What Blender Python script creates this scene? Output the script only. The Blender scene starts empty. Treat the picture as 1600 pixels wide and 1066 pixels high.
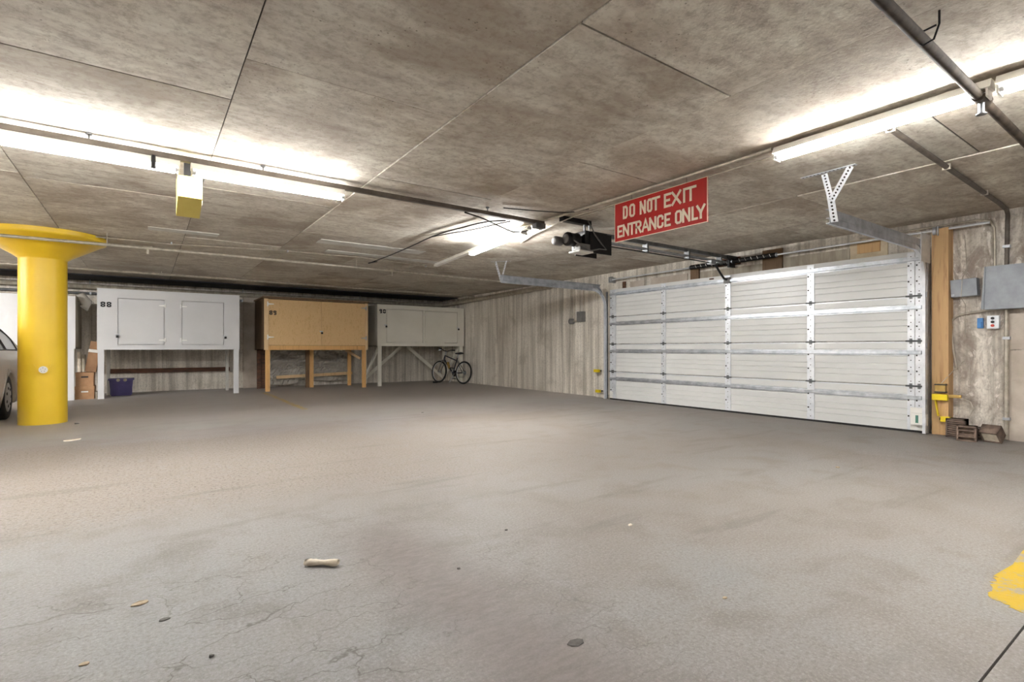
import bpy, bmesh, math, random
from mathutils import Vector, Matrix
random.seed(7)
sc = bpy.context.scene
C = sc.collection

# ------------------------------------------------------------------ camera, world, exposure
cam_d = bpy.data.cameras.new('camera'); cam = bpy.data.objects.new('camera', cam_d); C.objects.link(cam)
cam_d.sensor_width = 36; cam_d.lens = 810/1600*36; cam_d.shift_y = 12/1600
cam.location = (0, 0, 1.0); cam.rotation_euler = (math.pi/2, 0, -math.atan(572/810.))
cam_d.clip_start = .02
sc.camera = cam
w = bpy.data.worlds.new('world'); sc.world = w; w.use_nodes = True
w.node_tree.nodes['Background'].inputs[0].default_value = (.9, .93, 1, 1)
w.node_tree.nodes['Background'].inputs[1].default_value = .0
sc.view_settings.view_transform = 'Standard'; sc.view_settings.look = 'None'
sc.view_settings.gamma = 1; sc.view_settings.use_curve_mapping = False
sc.view_settings.exposure = 2.12
TUBE_STRENGTH = 30.0
sc.cycles.use_denoising = True
sc.cycles.max_bounces = 9; sc.cycles.diffuse_bounces = 6

# ------------------------------------------------------------------ materials
def srgb(r, g, b):
    f = lambda c: (c/255/12.92) if c/255 <= .04045 else ((c/255+.055)/1.055)**2.4
    return (f(r), f(g), f(b), 1)
class N:
    """small wrapper round a node tree"""
    def __init__(s, name):
        s.m = bpy.data.materials.new(name); s.m.use_nodes = True; s.t = s.m.node_tree
        s.p = s.t.nodes['Principled BSDF']
    def n(s, typ, **kw):
        nd = s.t.nodes.new(typ)
        for k, v in kw.items(): setattr(nd, k, v)
        return nd
    def l(s, a, b): s.t.links.new(a, b)
    def pos(s, world=True, scale=(1,1,1), rot=(0,0,0)):
        if world: src = s.n('ShaderNodeNewGeometry').outputs['Position']
        else: src = s.n('ShaderNodeTexCoord').outputs['Object']
        mp = s.n('ShaderNodeMapping'); mp.inputs['Scale'].default_value = scale; mp.inputs['Rotation'].default_value = rot
        s.l(src, mp.inputs[0]); return mp.outputs[0]
    def noise(s, vec, scale, detail=5, rough=.6, dist=0):
        nd = s.n('ShaderNodeTexNoise'); nd.inputs['Scale'].default_value = scale; nd.inputs['Detail'].default_value = detail
        nd.inputs['Roughness'].default_value = rough; nd.inputs['Distortion'].default_value = dist
        s.l(vec, nd.inputs['Vector']); return nd.outputs['Fac']
    def ramp(s, fac, stops):
        r = s.n('ShaderNodeValToRGB'); e = r.color_ramp.elements
        while len(e) < len(stops): e.new(.5)
        for el, (p, c) in zip(e, stops): el.position = p; el.color = c if len(c) == 4 else (*c, 1)
        s.l(fac, r.inputs[0]); return r.outputs[0]
    def mix(s, fac, a, b, mode='MIX'):
        nd = s.n('ShaderNodeMix', data_type='RGBA', blend_type=mode)
        for sock, v in ((nd.inputs[0], fac), (nd.inputs[6], a), (nd.inputs[7], b)):
            if isinstance(v, (int, float)): sock.default_value = v
            elif isinstance(v, tuple): sock.default_value = v
            else: s.l(v, sock)
        return nd.outputs[2]
    def math(s, op, a, b=None, c=None, clamp=False):
        nd = s.n('ShaderNodeMath', operation=op); nd.use_clamp = clamp
        for i, v in enumerate((a, b, c)):
            if v is None: continue
            if isinstance(v, (int, float)): nd.inputs[i].default_value = v
            else: s.l(v, nd.inputs[i])
        return nd.outputs[0]
    def rng(s, v, a, b, smooth=True):
        nd = s.n('ShaderNodeMapRange'); nd.interpolation_type = 'SMOOTHSTEP' if smooth else 'LINEAR'
        nd.inputs[1].default_value = a; nd.inputs[2].default_value = b; s.l(v, nd.inputs[0]); return nd.outputs[0]
    def axes(s):
        sp = s.n('ShaderNodeSeparateXYZ'); s.l(s.n('ShaderNodeNewGeometry').outputs['Position'], sp.inputs[0]); return sp.outputs
    def bump(s, h, strength=.3, dist=.01):
        b = s.n('ShaderNodeBump'); b.inputs['Strength'].default_value = strength; b.inputs['Distance'].default_value = dist
        s.l(h, b.inputs['Height']); s.l(b.outputs[0], s.p.inputs['Normal'])
    def done(s, col, rough=.7, metal=0, spec=.5):
        if isinstance(col, tuple): s.p.inputs['Base Color'].default_value = col
        else: s.l(col, s.p.inputs['Base Color'])
        if isinstance(rough, (int, float)): s.p.inputs['Roughness'].default_value = rough
        else: s.l(rough, s.p.inputs['Roughness'])
        s.p.inputs['Metallic'].default_value = metal; s.p.inputs['Specular IOR Level'].default_value = spec
        return s.m

def simple(name, c1, c2=None, scale=6, stretch=(1,1,1), rough=.6, metal=0, bump=0, bscale=60, lo=.35, hi=.65, world=False, spec=.5):
    a = N(name); v = a.pos(world, stretch); f = a.noise(v, scale)
    c2 = c2 or tuple(x*.8 for x in c1[:3]) + (1,)
    col = a.ramp(f, [(lo, c1), (hi, c2)])
    if bump: a.bump(a.noise(v, bscale, 4), bump, .004)
    return a.done(col, rough, metal, spec)

def concrete_floor():
    a = N('floor_concrete'); P = a.pos(); x, y, z = a.axes()
    big = a.noise(P, .55, 3, .55, .6)
    col = a.ramp(big, [(.32, srgb(125,119,114)), (.45, srgb(135,131,129)), (.56, srgb(136,135,135)), (.70, srgb(131,133,135))])
    mid = a.noise(P, 2.6, 5, .62, .3)
    col = a.mix(a.math('MULTIPLY', a.rng(mid, .46, .70), .75), col, srgb(112,107,102))
    # driving lane worn down to its aggregate, running along x
    wav = a.math('MULTIPLY', a.math('SUBTRACT', big, .5), 2.2)
    yy = a.math('ADD', a.math('ADD', y, a.math('MULTIPLY', x, .22)), wav)
    lane = a.math('MULTIPLY', a.rng(yy, 3.1, 4.3), a.math('SUBTRACT', 1, a.rng(yy, 6.4, 7.8)))
    lane = a.math('MULTIPLY', lane, a.math('SUBTRACT', 1.0, a.math('MULTIPLY', a.rng(x, 1.2, 5.0), .7)))
    fine = a.noise(P, 46, 4, .74)
    fine2 = a.noise(a.pos(scale=(1,2.6,1)), 13, 4, .7)
    grit = a.ramp(fine, [(.36, srgb(79,69,62)), (.46, srgb(123,114,107)), (.58, srgb(140,132,126)), (.70, srgb(147,142,139))])
    col = a.mix(a.math('MULTIPLY', lane, a.rng(fine2, .30, .50)), col, grit)
    col = a.mix(a.math('MULTIPLY', a.rng(fine, .46, .68), .38), col, srgb(96,90,86))
    rt = a.math('MULTIPLY', a.rng(a.math('ADD', x, a.math('MULTIPLY', mid, 2.0)), 1.8, 3.6), .32)
    col = a.mix(rt, col, srgb(134,123,113))
    gr = a.noise(P, 85, 3, .8)
    col = a.mix(a.math('MULTIPLY', a.rng(gr, .50, .66), .40), col, srgb(104,96,87))
    col = a.mix(a.math('MULTIPLY', a.math('SUBTRACT', 1, a.rng(gr, .34, .48)), .25), col, srgb(186,182,175))
    spk = a.rng(a.noise(P, 120, 2, .6), .60, .72)
    col = a.mix(a.math('MULTIPLY', spk, .35), col, srgb(82,74,72))
    # long tyre smears along the turning path
    sm = a.noise(a.pos(scale=(.5,3.0,1), rot=(0,0,.35)), 1.3, 4, .6)
    col = a.mix(a.math('MULTIPLY', a.rng(sm, .56, .72), .45), col, srgb(98,93,87))
    # hairline cracks in the bare front slab
    nd = a.n('ShaderNodeTexVoronoi', feature='DISTANCE_TO_EDGE'); nd.inputs['Scale'].default_value = 3.4
    wv = a.n('ShaderNodeTexNoise'); wv.inputs['Scale'].default_value = 6; wv.inputs['Detail'].default_value = 4; a.l(P, wv.inputs['Vector'])
    vm = a.n('ShaderNodeVectorMath', operation='MULTIPLY_ADD'); vm.inputs[1].default_value = (.30,.30,0)
    a.l(wv.outputs['Color'], vm.inputs[0]); a.l(a.pos(scale=(.6,1.5,1), rot=(0,0,-.25)), vm.inputs[2]); a.l(vm.outputs[0], nd.inputs['Vector'])
    crack = a.math('SUBTRACT', 1, a.rng(nd.outputs['Distance'], .0, .014))
    front = a.math('MULTIPLY', a.math('SUBTRACT', 1, a.rng(y, 2.2, 3.4)), a.math('SUBTRACT', 1, a.rng(x, .9, 1.9)))
    cf = a.math('MULTIPLY', a.math('MULTIPLY', crack, front), a.math('MULTIPLY', a.rng(mid, .36, .50), .75))
    col = a.mix(cf, col, srgb(82,74,70))
    # brown soiled strip between two grey pours
    br = a.math('MULTIPLY', a.math('MULTIPLY', a.rng(x, .65, 1.0), a.math('SUBTRACT', 1, a.rng(x, 1.05, 1.45))), a.math('SUBTRACT', 1, a.rng(y, 2.4, 3.2)))
    col = a.mix(a.math('MULTIPLY', br, .75), col, a.mix(a.rng(fine2, .3, .7), srgb(105,96,90), srgb(123,114,110)))
    # floor colour lightened towards the back, standing in for missing light
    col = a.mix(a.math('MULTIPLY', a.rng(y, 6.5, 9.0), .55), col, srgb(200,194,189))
    a.bump(a.noise(P, 60, 2, .7), .30, .006)
    return a.done(col, .62, 0, .35)

def concrete_ceiling():
    a = N('ceiling_concrete'); P = a.pos()
    oi = a.n('ShaderNodeObjectInfo').outputs['Random']
    off = a.n('ShaderNodeVectorMath', operation='ADD'); a.l(P, off.inputs[0])
    cv = a.n('ShaderNodeCombineXYZ'); a.l(a.math('MULTIPLY', oi, 37), cv.inputs[2]); a.l(cv.outputs[0], off.inputs[1])
    V = off.outputs[0]
    mp = a.n('ShaderNodeMapping'); mp.inputs['Scale'].default_value = (1.0, 2.6, 1); a.l(V, mp.inputs[0])
    grain = a.noise(mp.outputs[0], 3.4, 6, .70, .3)
    col = a.ramp(grain, [(.28, srgb(167,157,145)), (.42, srgb(197,189,177)), (.55, srgb(213,208,195)), (.72, srgb(225,222,210))])
    blot = a.noise(V, .9, 5, .66, .4)
    col = a.mix(a.math('MULTIPLY', a.rng(blot, .44, .64), .72), col, srgb(160,146,130))
    tone = a.math('ADD', .80, a.math('MULTIPLY', oi, .24))
    tn = a.n('ShaderNodeCombineColor'); [a.l(tone, tn.inputs[i]) for i in range(3)]
    col = a.mix(1.0, col, tn.outputs[0], 'MULTIPLY')
    fine = a.noise(V, 20, 5, .76)
    col = a.mix(a.math('MULTIPLY', a.rng(fine, .45, .64), .40), col, srgb(131,119,105))
    vo = a.n('ShaderNodeTexVoronoi'); vo.inputs['Scale'].default_value = 30; a.l(V, vo.inputs['Vector'])
    pit = a.math('SUBTRACT', 1, a.rng(vo.outputs['Distance'], .08, .20))
    pit = a.math('MULTIPLY', pit, a.rng(a.noise(V, 3.1, 2), .53, .62))
    col = a.mix(a.math('MULTIPLY', pit, .7), col, srgb(87,78,68))
    a.bump(a.noise(V, 45, 3, .75), .35, .006)
    return a.done(col, .85, 0, .25)

def concrete_wall(name, stain=0):
    a = N(name); P = a.pos(); x, y, z = a.axes()
    st = a.noise(a.pos(scale=(4.5, 4.5, .22)), 1.5, 6, .68, .25)
    col = a.ramp(st, [(.26, srgb(146,139,130)), (.42, srgb(197,190,179)), (.55, srgb(228,222,211)), (.74, srgb(250,245,237))])
    ln = a.noise(a.pos(scale=(20, 20, .14)), 1.0, 2, .5)
    col = a.mix(a.math('MULTIPLY', a.rng(ln, .54, .70), .40), col, srgb(150,144,132))
    bl = a.noise(P, 1.3, 5, .64, .4)
    col = a.mix(a.math('MULTIPLY', a.rng(bl, .5, .72), .6), col, srgb(166,158,145))
    if stain:
        ar = a.math('SUBTRACT', 1, a.rng(y, 1.9, 2.6))
        br = a.noise(a.pos(scale=(2,2,.8)), 2.0, 5, .68, .9)
        col = a.mix(a.math('MULTIPLY', ar, a.math('MULTIPLY', a.rng(br, .40, .62), .8)), col, srgb(140,124,113))
        ef = a.noise(a.pos(scale=(3.4, 3.4, 1.3)), 2.2, 5, .64, 1.2)
        col = a.mix(a.math('MULTIPLY', ar, a.math('MULTIPLY', a.rng(ef, .56, .64), .75)), col, srgb(242,236,228))
    fine = a.noise(P, 34, 4, .74)
    col = a.mix(a.math('MULTIPLY', a.rng(fine, .46, .70), .4), col, srgb(118,110,102))
    a.bump(a.noise(a.pos(scale=(1,1,.4)), 26, 3, .7), .4, .010)
    return a.done(col, .88, 0, .25)

def wood(name, c1, c2, stretch=(6,6,.5), scale=4, rough=.6):
    a = N(name); v = a.pos(False, stretch); f = a.noise(v, scale, 7, .6, 1.2)
    col = a.ramp(f, [(.30, c2), (.48, c1), (.62, c1), (.78, c2)])
    a.bump(f, .15, .003); return a.done(col, rough, 0, .3)

def emit(name, col, s):
    a = N(name); a.p.inputs['Base Color'].default_value = (.9,.9,.9,1)
    a.p.inputs['Emission Color'].default_value = col; a.p.inputs['Emission Strength'].default_value = s; return a.m

def worn_paint(name, paint, under, lo=.40, hi=.52, scale=9):
    a = N(name); P = a.pos()
    f = a.math('ADD', a.math('MULTIPLY', a.noise(P, scale, 6, .75), .7), a.math('MULTIPLY', a.noise(P, 70, 3, .7), .3))
    col = a.mix(a.rng(f, lo, hi), under, paint)
    a.bump(a.noise(P, 42, 5, .7), .25, .005); return a.done(col, .6, 0, .35)

def clear_film(name):
    a = N(name); a.p.inputs['Transmission Weight'].default_value = .25
    a.p.inputs['IOR'].default_value = 1.15
    return a.done(srgb(214,209,200), .22, 0, 1.0)

def glass(name, c=(.10,.12,.12,1)):
    a = N(name); return a.done(c, .06, 0, .9)

M = dict(
 floor=concrete_floor(), ceil=concrete_ceiling(), wall=concrete_wall('wall_concrete'), wallr=concrete_wall('wall_concrete_stained', 1),
 pale=simple('pale_concrete', srgb(206,196,184), srgb(180,168,154), 3, rough=.85, bump=.3, world=True, spec=.25),
 darkceil=simple('near_black_strip', srgb(44,44,50), srgb(30,30,36), 4, rough=.8),  # darkceil: plain near-black tone for the far ceiling band
 yellow=simple('yellow_paint', srgb(234,198,50), srgb(228,190,44), 5, (1,1,.4), .38, bump=.12, bscale=40),
 yellow2=simple('pale_yellow_paint', srgb(214,198,104), srgb(206,188,92), 4, rough=.5),
 safety=simple('safety_yellow', srgb(240,214,20), srgb(222,194,16), 8, rough=.4),
 lockw=simple('white_locker_paint', srgb(218,219,221), srgb(213,214,216), 2, rough=.5),
 lockc=simple('cream_locker_paint', srgb(236,233,222), srgb(230,227,215), 2, rough=.5),
 locks=simple('weathered_cream_board', srgb(180,172,156), srgb(150,140,124), 4, (3,3,.6), rough=.7),
 plywood=wood('plywood', srgb(226,192,142), srgb(206,168,116), (6,6,2.2), 5),
 lumber=wood('lumber', srgb(226,180,120), srgb(196,148,92)),
 lumberp=wood('pale_lumber', srgb(234,204,160), srgb(210,176,130)),
 oldwood=wood('old_wood', srgb(120,96,72), srgb(78,60,46)),
 jamb=wood('jamb_wood', srgb(200,164,118), srgb(160,122,82), (5,5,.35), 3.5),
 whitewood=simple('whitewashed_wood', srgb(196,194,188), srgb(170,166,158), 6, (4,4,.5), rough=.65),
 door=simple('door_white', srgb(212,213,211), srgb(205,206,204), 2, (1,1,3), .33),
 galv=simple('galvanised_steel', srgb(196,200,206), srgb(158,163,170), 9, rough=.34, metal=.75),
 galvw=simple('bright_galvanised_steel', srgb(226,229,233), srgb(204,208,213), 9, rough=.4, metal=.45),
 dgalv=simple('dull_steel', srgb(128,130,132), srgb(98,100,102), 9, rough=.45, metal=.7),
 hingew=simple('hinge_white', srgb(252,252,250), srgb(250,250,248), 5, rough=.3),
 emt=simple('steel_conduit', srgb(196,188,174), srgb(164,156,142), 14, rough=.4, metal=.4),
 blackpipe=simple('dark_iron_pipe', srgb(84,74,64), srgb(58,50,43), 12, rough=.8, metal=0, bump=.2, spec=.25),
 strut=simple('grey_channel', srgb(110,101,92), srgb(88,80,72), 8, rough=.6, metal=.2),
 black=simple('black_plastic', srgb(28,28,30), srgb(20,20,22), 8, rough=.45),
 blackm=simple('black_metal', srgb(36,35,36), srgb(24,23,24), 12, rough=.4, metal=.4),
 rubber=simple('rubber', srgb(34,33,32), srgb(24,23,22), 20, rough=.8, bump=.2),
 white=simple('white_enamel', srgb(232,231,226), srgb(222,220,214), 5, rough=.35),
 tube=emit('lit_tube', (1, .992, .978, 1), TUBE_STRENGTH), tubem=emit('boosted_lit_tube', (1, .995, .985, 1), TUBE_STRENGTH*2.7), tuber=emit('bright_lit_tube', (1, .992, .978, 1), TUBE_STRENGTH*1.15), tubeo=emit('fill_lit_tube', (1, .995, .985, 1), TUBE_STRENGTH*3.2),  # middle tube boosted to light the back; tubeo feeds added unseen fixtures
 red=simple('sign_red', srgb(186,40,38), srgb(178,34,36), 3, rough=.12, spec=1.0),
 cream=simple('sign_letter_cream', srgb(240,226,204), srgb(228,212,188), 20, rough=.3),
 boxgrey=simple('grey_box_paint', srgb(158,163,170), srgb(138,143,150), 7, rough=.5, bump=.15),
 cardboard=simple('cardboard', srgb(178,140,104), srgb(160,122,88), 5, rough=.8),
 cardboard2=simple('brown_cardboard', srgb(160,124,92), srgb(140,106,78), 5, rough=.8),
 purple=simple('purple_plastic', srgb(78,70,120), srgb(66,58,106), 4, rough=.4),
 film=clear_film('clear_plastic_film'),
 rust=simple('rusty_board', srgb(112,74,54), srgb(74,56,46), 6, (.8,4,4), rough=.8),
 blue=simple('blue_plastic', srgb(70,138,202), srgb(60,122,186), 8, rough=.4),
 redbtn=simple('red_button', srgb(196,60,44), srgb(170,48,36), 8, rough=.4),
 green=simple('green_lens', srgb(70,124,108), srgb(56,104,92), 8, rough=.3),
 brick=simple('brown_brick', srgb(112,96,86), srgb(82,70,62), 12, rough=.9, bump=.3),
 brickl=simple('light_brown_brick', srgb(138,118,104), srgb(104,88,78), 12, rough=.9, bump=.3),
 paper=simple('paper', srgb(222,212,196), srgb(198,186,168), 20, rough=.8),
 leaf=simple('dry_leaf', srgb(176,158,134), srgb(150,128,104), 30, rough=.8),
 stone=simple('dark_chip', srgb(92,88,84), srgb(70,66,62), 30, rough=.8),
 stripe=worn_paint('yellow_floor_stripe', srgb(176,146,30), srgb(146,136,124), .42, .50),
 faded=worn_paint('faded_yellow_stripe', srgb(196,172,92), srgb(170,162,150), .40, .62),
 patchw=simple('skim_patch', srgb(216,217,212), srgb(190,188,180), 4, (1,3,1), rough=.9, world=True),
 carbody=simple('champagne_car_paint', srgb(196,184,166), srgb(190,178,160), 2, rough=.22, metal=.35),
 glass=glass('tinted_glass', srgb(150,158,156)), lens=glass('tail_lens', srgb(150,120,110)),
 hub=simple('hubcap_silver', srgb(200,198,194), srgb(176,174,170), 8, rough=.35, metal=.5),
 bike=simple('bike_frame_paint', srgb(46,48,60), srgb(38,40,50), 5, rough=.3),
 grey=simple('mid_grey_plastic', srgb(120,118,116), srgb(104,102,100), 8, rough=.5),
 brass=simple('brass', srgb(190,160,96), srgb(160,132,74), 8, rough=.4, metal=.7),
 dark=simple('dark_gap', srgb(52,48,44), srgb(40,37,34), 8, rough=.9),
 pinkpaint=simple('primer_wood', srgb(214,200,172), srgb(190,174,146), 6, rough=.8),
)

# ------------------------------------------------------------------ mesh builder
class B:
    def __init__(s): s.v = []; s.f = []; s.sm = []
    def add(s, vs, fs, smooth=False):
        o = len(s.v); s.v += [Vector(p) for p in vs]
        for f in fs: s.f.append([i+o for i in f]); s.sm.append(smooth)
        return s
    def box(s, x0, x1, y0, y1, z0, z1, mat=None):
        vs = [Vector((x, y, z)) for x in (x0, x1) for y in (y0, y1) for z in (z0, z1)]
        if mat is not None: vs = [mat @ p for p in vs]
        return s.add(vs, [(0,1,3,2),(4,6,7,5),(0,4,5,1),(2,3,7,6),(0,2,6,4),(1,5,7,3)])
    def bev(s, x0, x1, y0, y1, z0, z1, r=.005, mat=None):
        bm = bmesh.new(); bmesh.ops.create_cube(bm, size=1)
        for v in bm.verts: v.co = Vector(((x0+x1)/2+v.co.x*(x1-x0), (y0+y1)/2+v.co.y*(y1-y0), (z0+z1)/2+v.co.z*(z1-z0)))
        bmesh.ops.bevel(bm, geom=list(bm.edges), offset=r, segments=2, affect='EDGES', profile=.7)
        if mat is not None: bm.transform(mat)
        bm.verts.index_update(); s.add([v.co.copy() for v in bm.verts], [[v.index for v in f.verts] for f in bm.faces]); bm.free(); return s
    def bar(s, p0, p1, w, h, up=(0,0,1)):
        """rectangular bar from p0 to p1, w across, h along up"""
        p0, p1 = Vector(p0), Vector(p1); d = (p1-p0).normalized(); u = Vector(up)
        if abs(d.dot(u)) > .98: u = Vector((1,0,0))
        a = d.cross(u).normalized(); b = a.cross(d).normalized()
        vs = [q + a*sx*w/2 + b*sz*h/2 for q in (p0, p1) for sx in (-1, 1) for sz in (-1, 1)]
        return s.add(vs, [(0,1,3,2),(4,6,7,5),(0,4,5,1),(2,3,7,6),(0,2,6,4),(1,5,7,3)])
    def cyl(s, p0, p1, r, n=14, r2=None, caps=True):
        p0, p1 = Vector(p0), Vector(p1); d = (p1-p0).normalized(); r2 = r if r2 is None else r2
        u = Vector((0,0,1)) if abs(d.z) < .9 else Vector((1,0,0)); a = d.cross(u).normalized(); b = d.cross(a)
        ring = lambda p, q: [p + (a*math.cos(t)+b*math.sin(t))*q for t in [2*math.pi*i/n for i in range(n)]]
        A, Bv = ring(p0, r), ring(p1, r2)
        s.add(A+Bv, [(i, (i+1) % n, n+(i+1) % n, n+i) for i in range(n)], True)
        if caps:
            if r > 1e-5: s.add(A, [list(range(n))[::-1]])
            if r2 > 1e-5: s.add(Bv, [list(range(n))])
        return s
    def tube(s, path, r, n=8, closed=False):
        P = [Vector(p) for p in path]; m = len(P); rings = []; prev = None
        for i, p in enumerate(P):
            if closed: d = (P[(i+1) % m]-P[i-1]).normalized()
            else: d = (P[min(i+1, m-1)]-P[max(i-1, 0)]).normalized()
            if prev is None:
                u = Vector((0,0,1)) if abs(d.z) < .9 else Vector((1,0,0)); a = d.cross(u).normalized()
            else: a = (prev - d*prev.dot(d)).normalized()
            prev = a; b = d.cross(a); rr = r[i] if isinstance(r, (list, tuple)) else r
            rings.append([p+(a*math.cos(t)+b*math.sin(t))*rr for t in [2*math.pi*k/n for k in range(n)]])
        vs = [q for R in rings for q in R]; fs = []
        for i in range(m if closed else m-1):
            j = (i+1) % m
            fs += [(i*n+k, i*n+(k+1) % n, j*n+(k+1) % n, j*n+k) for k in range(n)]
        s.add(vs, fs, True)
        if not closed: s.add(rings[0], [list(range(n))[::-1]]); s.add(rings[-1], [list(range(n))])
        return s
    def lathe(s, c, prof, n=32, axis='z', smooth=True, caps=True):
        c = Vector(c); vs = []
        for r, h in prof:
            for k in range(n):
                t = 2*math.pi*k/n; q = (r*math.cos(t), r*math.sin(t), h)
                if axis == 'x': q = (h, q[0], q[1])
                if axis == 'y': q = (q[1], h, q[0])
                vs.append(c+Vector(q))
        m = len(prof); fs = [(i*n+k, i*n+(k+1) % n, (i+1)*n+(k+1) % n, (i+1)*n+k) for i in range(m-1) for k in range(n)]
        s.add(vs, fs, smooth)
        if not caps: return s
        if prof[0][0] > 1e-4: s.add(vs[:n], [list(range(n))[::-1]])
        if prof[-1][0] > 1e-4: s.add(vs[-n:], [list(range(n))])
        return s
    def prism(s, poly, a0, a1, axis='y'):
        f = {'y': lambda p, a: (p[0], a, p[1]), 'x': lambda p, a: (a, p[0], p[1]), 'z': lambda p, a: (p[0], p[1], a)}[axis]
        n = len(poly); vs = [f(p, a0) for p in poly]+[f(p, a1) for p in poly]
        return s.add(vs, [list(range(n))[::-1], list(range(n, 2*n))]+[(i, (i+1) % n, n+(i+1) % n, n+i) for i in range(n)])
    def torus(s, c, R, r, axis='y', n=36, m=10):
        c = Vector(c); pts = []
        for i in range(n):
            t = 2*math.pi*i/n; q = (R*math.cos(t), R*math.sin(t))
            pts.append(c+Vector({'y': (q[0],0,q[1]), 'x': (0,q[0],q[1]), 'z': (q[0],q[1],0)}[axis]))
        return s.tube(pts, r, m, True)
    def xf(s, m): s.v = [m @ p for p in s.v]; return s
    def build(s, name, mat, parent=None, base=None):
        if parent is not None:
            r = parent
            while r.parent: r = r.parent
            off = r.location
        else: off = Vector(base) if base is not None else Vector((0,0,0))
        me = bpy.data.meshes.new(name); me.from_pydata([p-off for p in s.v], [], s.f); me.update()
        me.polygons.foreach_set('use_smooth', s.sm)
        bm = bmesh.new(); bm.from_mesh(me); bmesh.ops.recalc_face_normals(bm, faces=bm.faces); bm.to_mesh(me); bm.free()
        me.materials.append(M[mat] if isinstance(mat, str) else mat)
        o = bpy.data.objects.new(name, me); C.objects.link(o)
        if parent is not None: o.parent = parent
        else: o.location = off
        return o
def tag(o, label, cat, group=None):
    o['label'] = label; o['category'] = cat
    if group: o['group'] = group
    return o
def thing(name, loc, label, cat, group=None):
    o = bpy.data.objects.new(name, None); C.objects.link(o); o.location = loc; o.empty_display_size = .1
    return tag(o, label, cat, group)
def struct(name, b, mat, base=None):
    o = b.build(name, mat, None, base); o['kind'] = 'structure'; return o
def arc(c, r, a0, a1, n, plane='xz', fixed=0):
    out = []
    for i in range(n+1):
        t = math.radians(a0+(a1-a0)*i/n); p = (c[0]+r*math.cos(t), c[1]+r*math.sin(t))
        out.append({'xz': (p[0], fixed, p[1]), 'yz': (fixed, p[0], p[1]), 'xy': (p[0], p[1], fixed)}[plane])
    return out
H = 2.53
XW, YW = 7.70, 14.80           # inner faces of the right wall and the back wall
XL, YF = -9.0, -6.0

# ================================================================== THE SETTING
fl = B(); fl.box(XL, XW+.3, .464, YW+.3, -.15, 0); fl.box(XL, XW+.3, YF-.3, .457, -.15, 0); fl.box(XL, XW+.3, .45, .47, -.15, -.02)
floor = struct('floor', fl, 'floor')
ceiling = struct('ceiling', B().box(XL, XW+.3, YF, YW+.3, H+.012, H+.3), 'dark')
# formwork sheets printed into the slab: one panel each
xs = [-9.0, -8.3, -7.08, -5.86, -4.64, -3.42, -2.16, -.90, .43, 1.67, 2.89, 4.11, 5.33, 6.60, XW]
yo = {-.90: 3.60, .43: 3.05, 1.67: 1.80, 2.89: 3.15, 4.11: 1.2, 5.33: 2.6, 6.60: 3.4}
for i in range(len(xs)-1):
    x0, x1 = xs[i], xs[i+1]; st = yo.get(x0, .4+(i*1.37) % 2.6); step = 2.66
    ys = [YF]; q = st
    while q > YF+.4: q -= step
    q += step
    while q < YW-.5: ys.append(q); q += step
    ys.append(YW)
    for j in range(len(ys)-1):
        dz = random.uniform(-.004, .006); g = .0055
        c = ((x0+x1)/2, (ys[j]+ys[j+1])/2, H)
        b = B().box(x0+.0035, x1-.0035, ys[j]+g, ys[j+1]-g, H+dz, H+.016)
        o = b.build('formwork_panel', 'ceil', ceiling)
bw = struct('wall_back', B().box(XL-.3, XW+.3, YW, YW+.3, 0, H+.012), 'wall')
B().box(2.02, 2.36, 14.66, YW+.01, 0, 2.34).build('pilaster', 'pale', bw)
struct('wall_left', B().box(XL-.3, XL, YF, YW, 0, H+.012), 'wall')
struct('wall_front', B().box(XL-.3, XW+.3, YF-.3, YF, 0, H+.012), 'wall')
rw = B(); rw.box(XW, XW+.3, 7.16, YW, 0, H+.012); rw.box(XW, XW+.3, YF, 2.24, 0, H+.012); rw.box(XW, XW+.3, 2.24, 7.16, 2.06, H+.012)
rw.box(XW+.25, XW+.3, 2.2, 7.2, 0, 2.1)
rwall = struct('wall_right', rw, 'wallr')
for z0, z1 in ((0, .98), (.99, 1.38)):
    B().box(XW-.018, XW+.01, .2, 1.505, z0, z1).build('patch_panel', 'pale', rwall)
# header above the door: lining boards and blocks of wood let into the concrete
for y0, y1, z0, z1, m, d in ((5.36,5.53,2.16,2.44,'oldwood',.03), (4.62,5.05,2.34,2.46,'rust',.035), (3.95,4.25,2.16,2.49,'oldwood',.03),
                          (2.62,3.05,2.14,2.43,'pinkpaint',.02), (2.70,2.96,2.25,2.38,'jamb',.035), (7.02,7.10,2.17,2.32,'rust',.02),
                          (6.55,6.9,2.16,2.30,'pale',.02), (3.06,3.94,2.15,2.34,'locks',.015), (5.6,6.4,2.15,2.31,'pale',.012), (4.26,5.35,2.15,2.30,'locks',.012)):
    B().box(XW-d, XW+.01, y0, y1, z0, z1).build('header_board', m, rwall)
B().box(XL, XW, 13.75, YW, H-.02, H+.004).build('dark_ceiling_strip', 'darkceil', ceiling)  # dark ceiling band along the back wall, built as a near-black strip
# skim-coat repairs on the ceiling
for x0, x1, y0, y1 in ((.02,.80,7.92,8.12), (2.0,3.6,7.45,7.72), (2.3,4.4,8.2,8.4)):
    B().box(x0, x1, y0, y1, H-.004, H+.004).build('skim_patch', 'patchw', ceiling)
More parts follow.
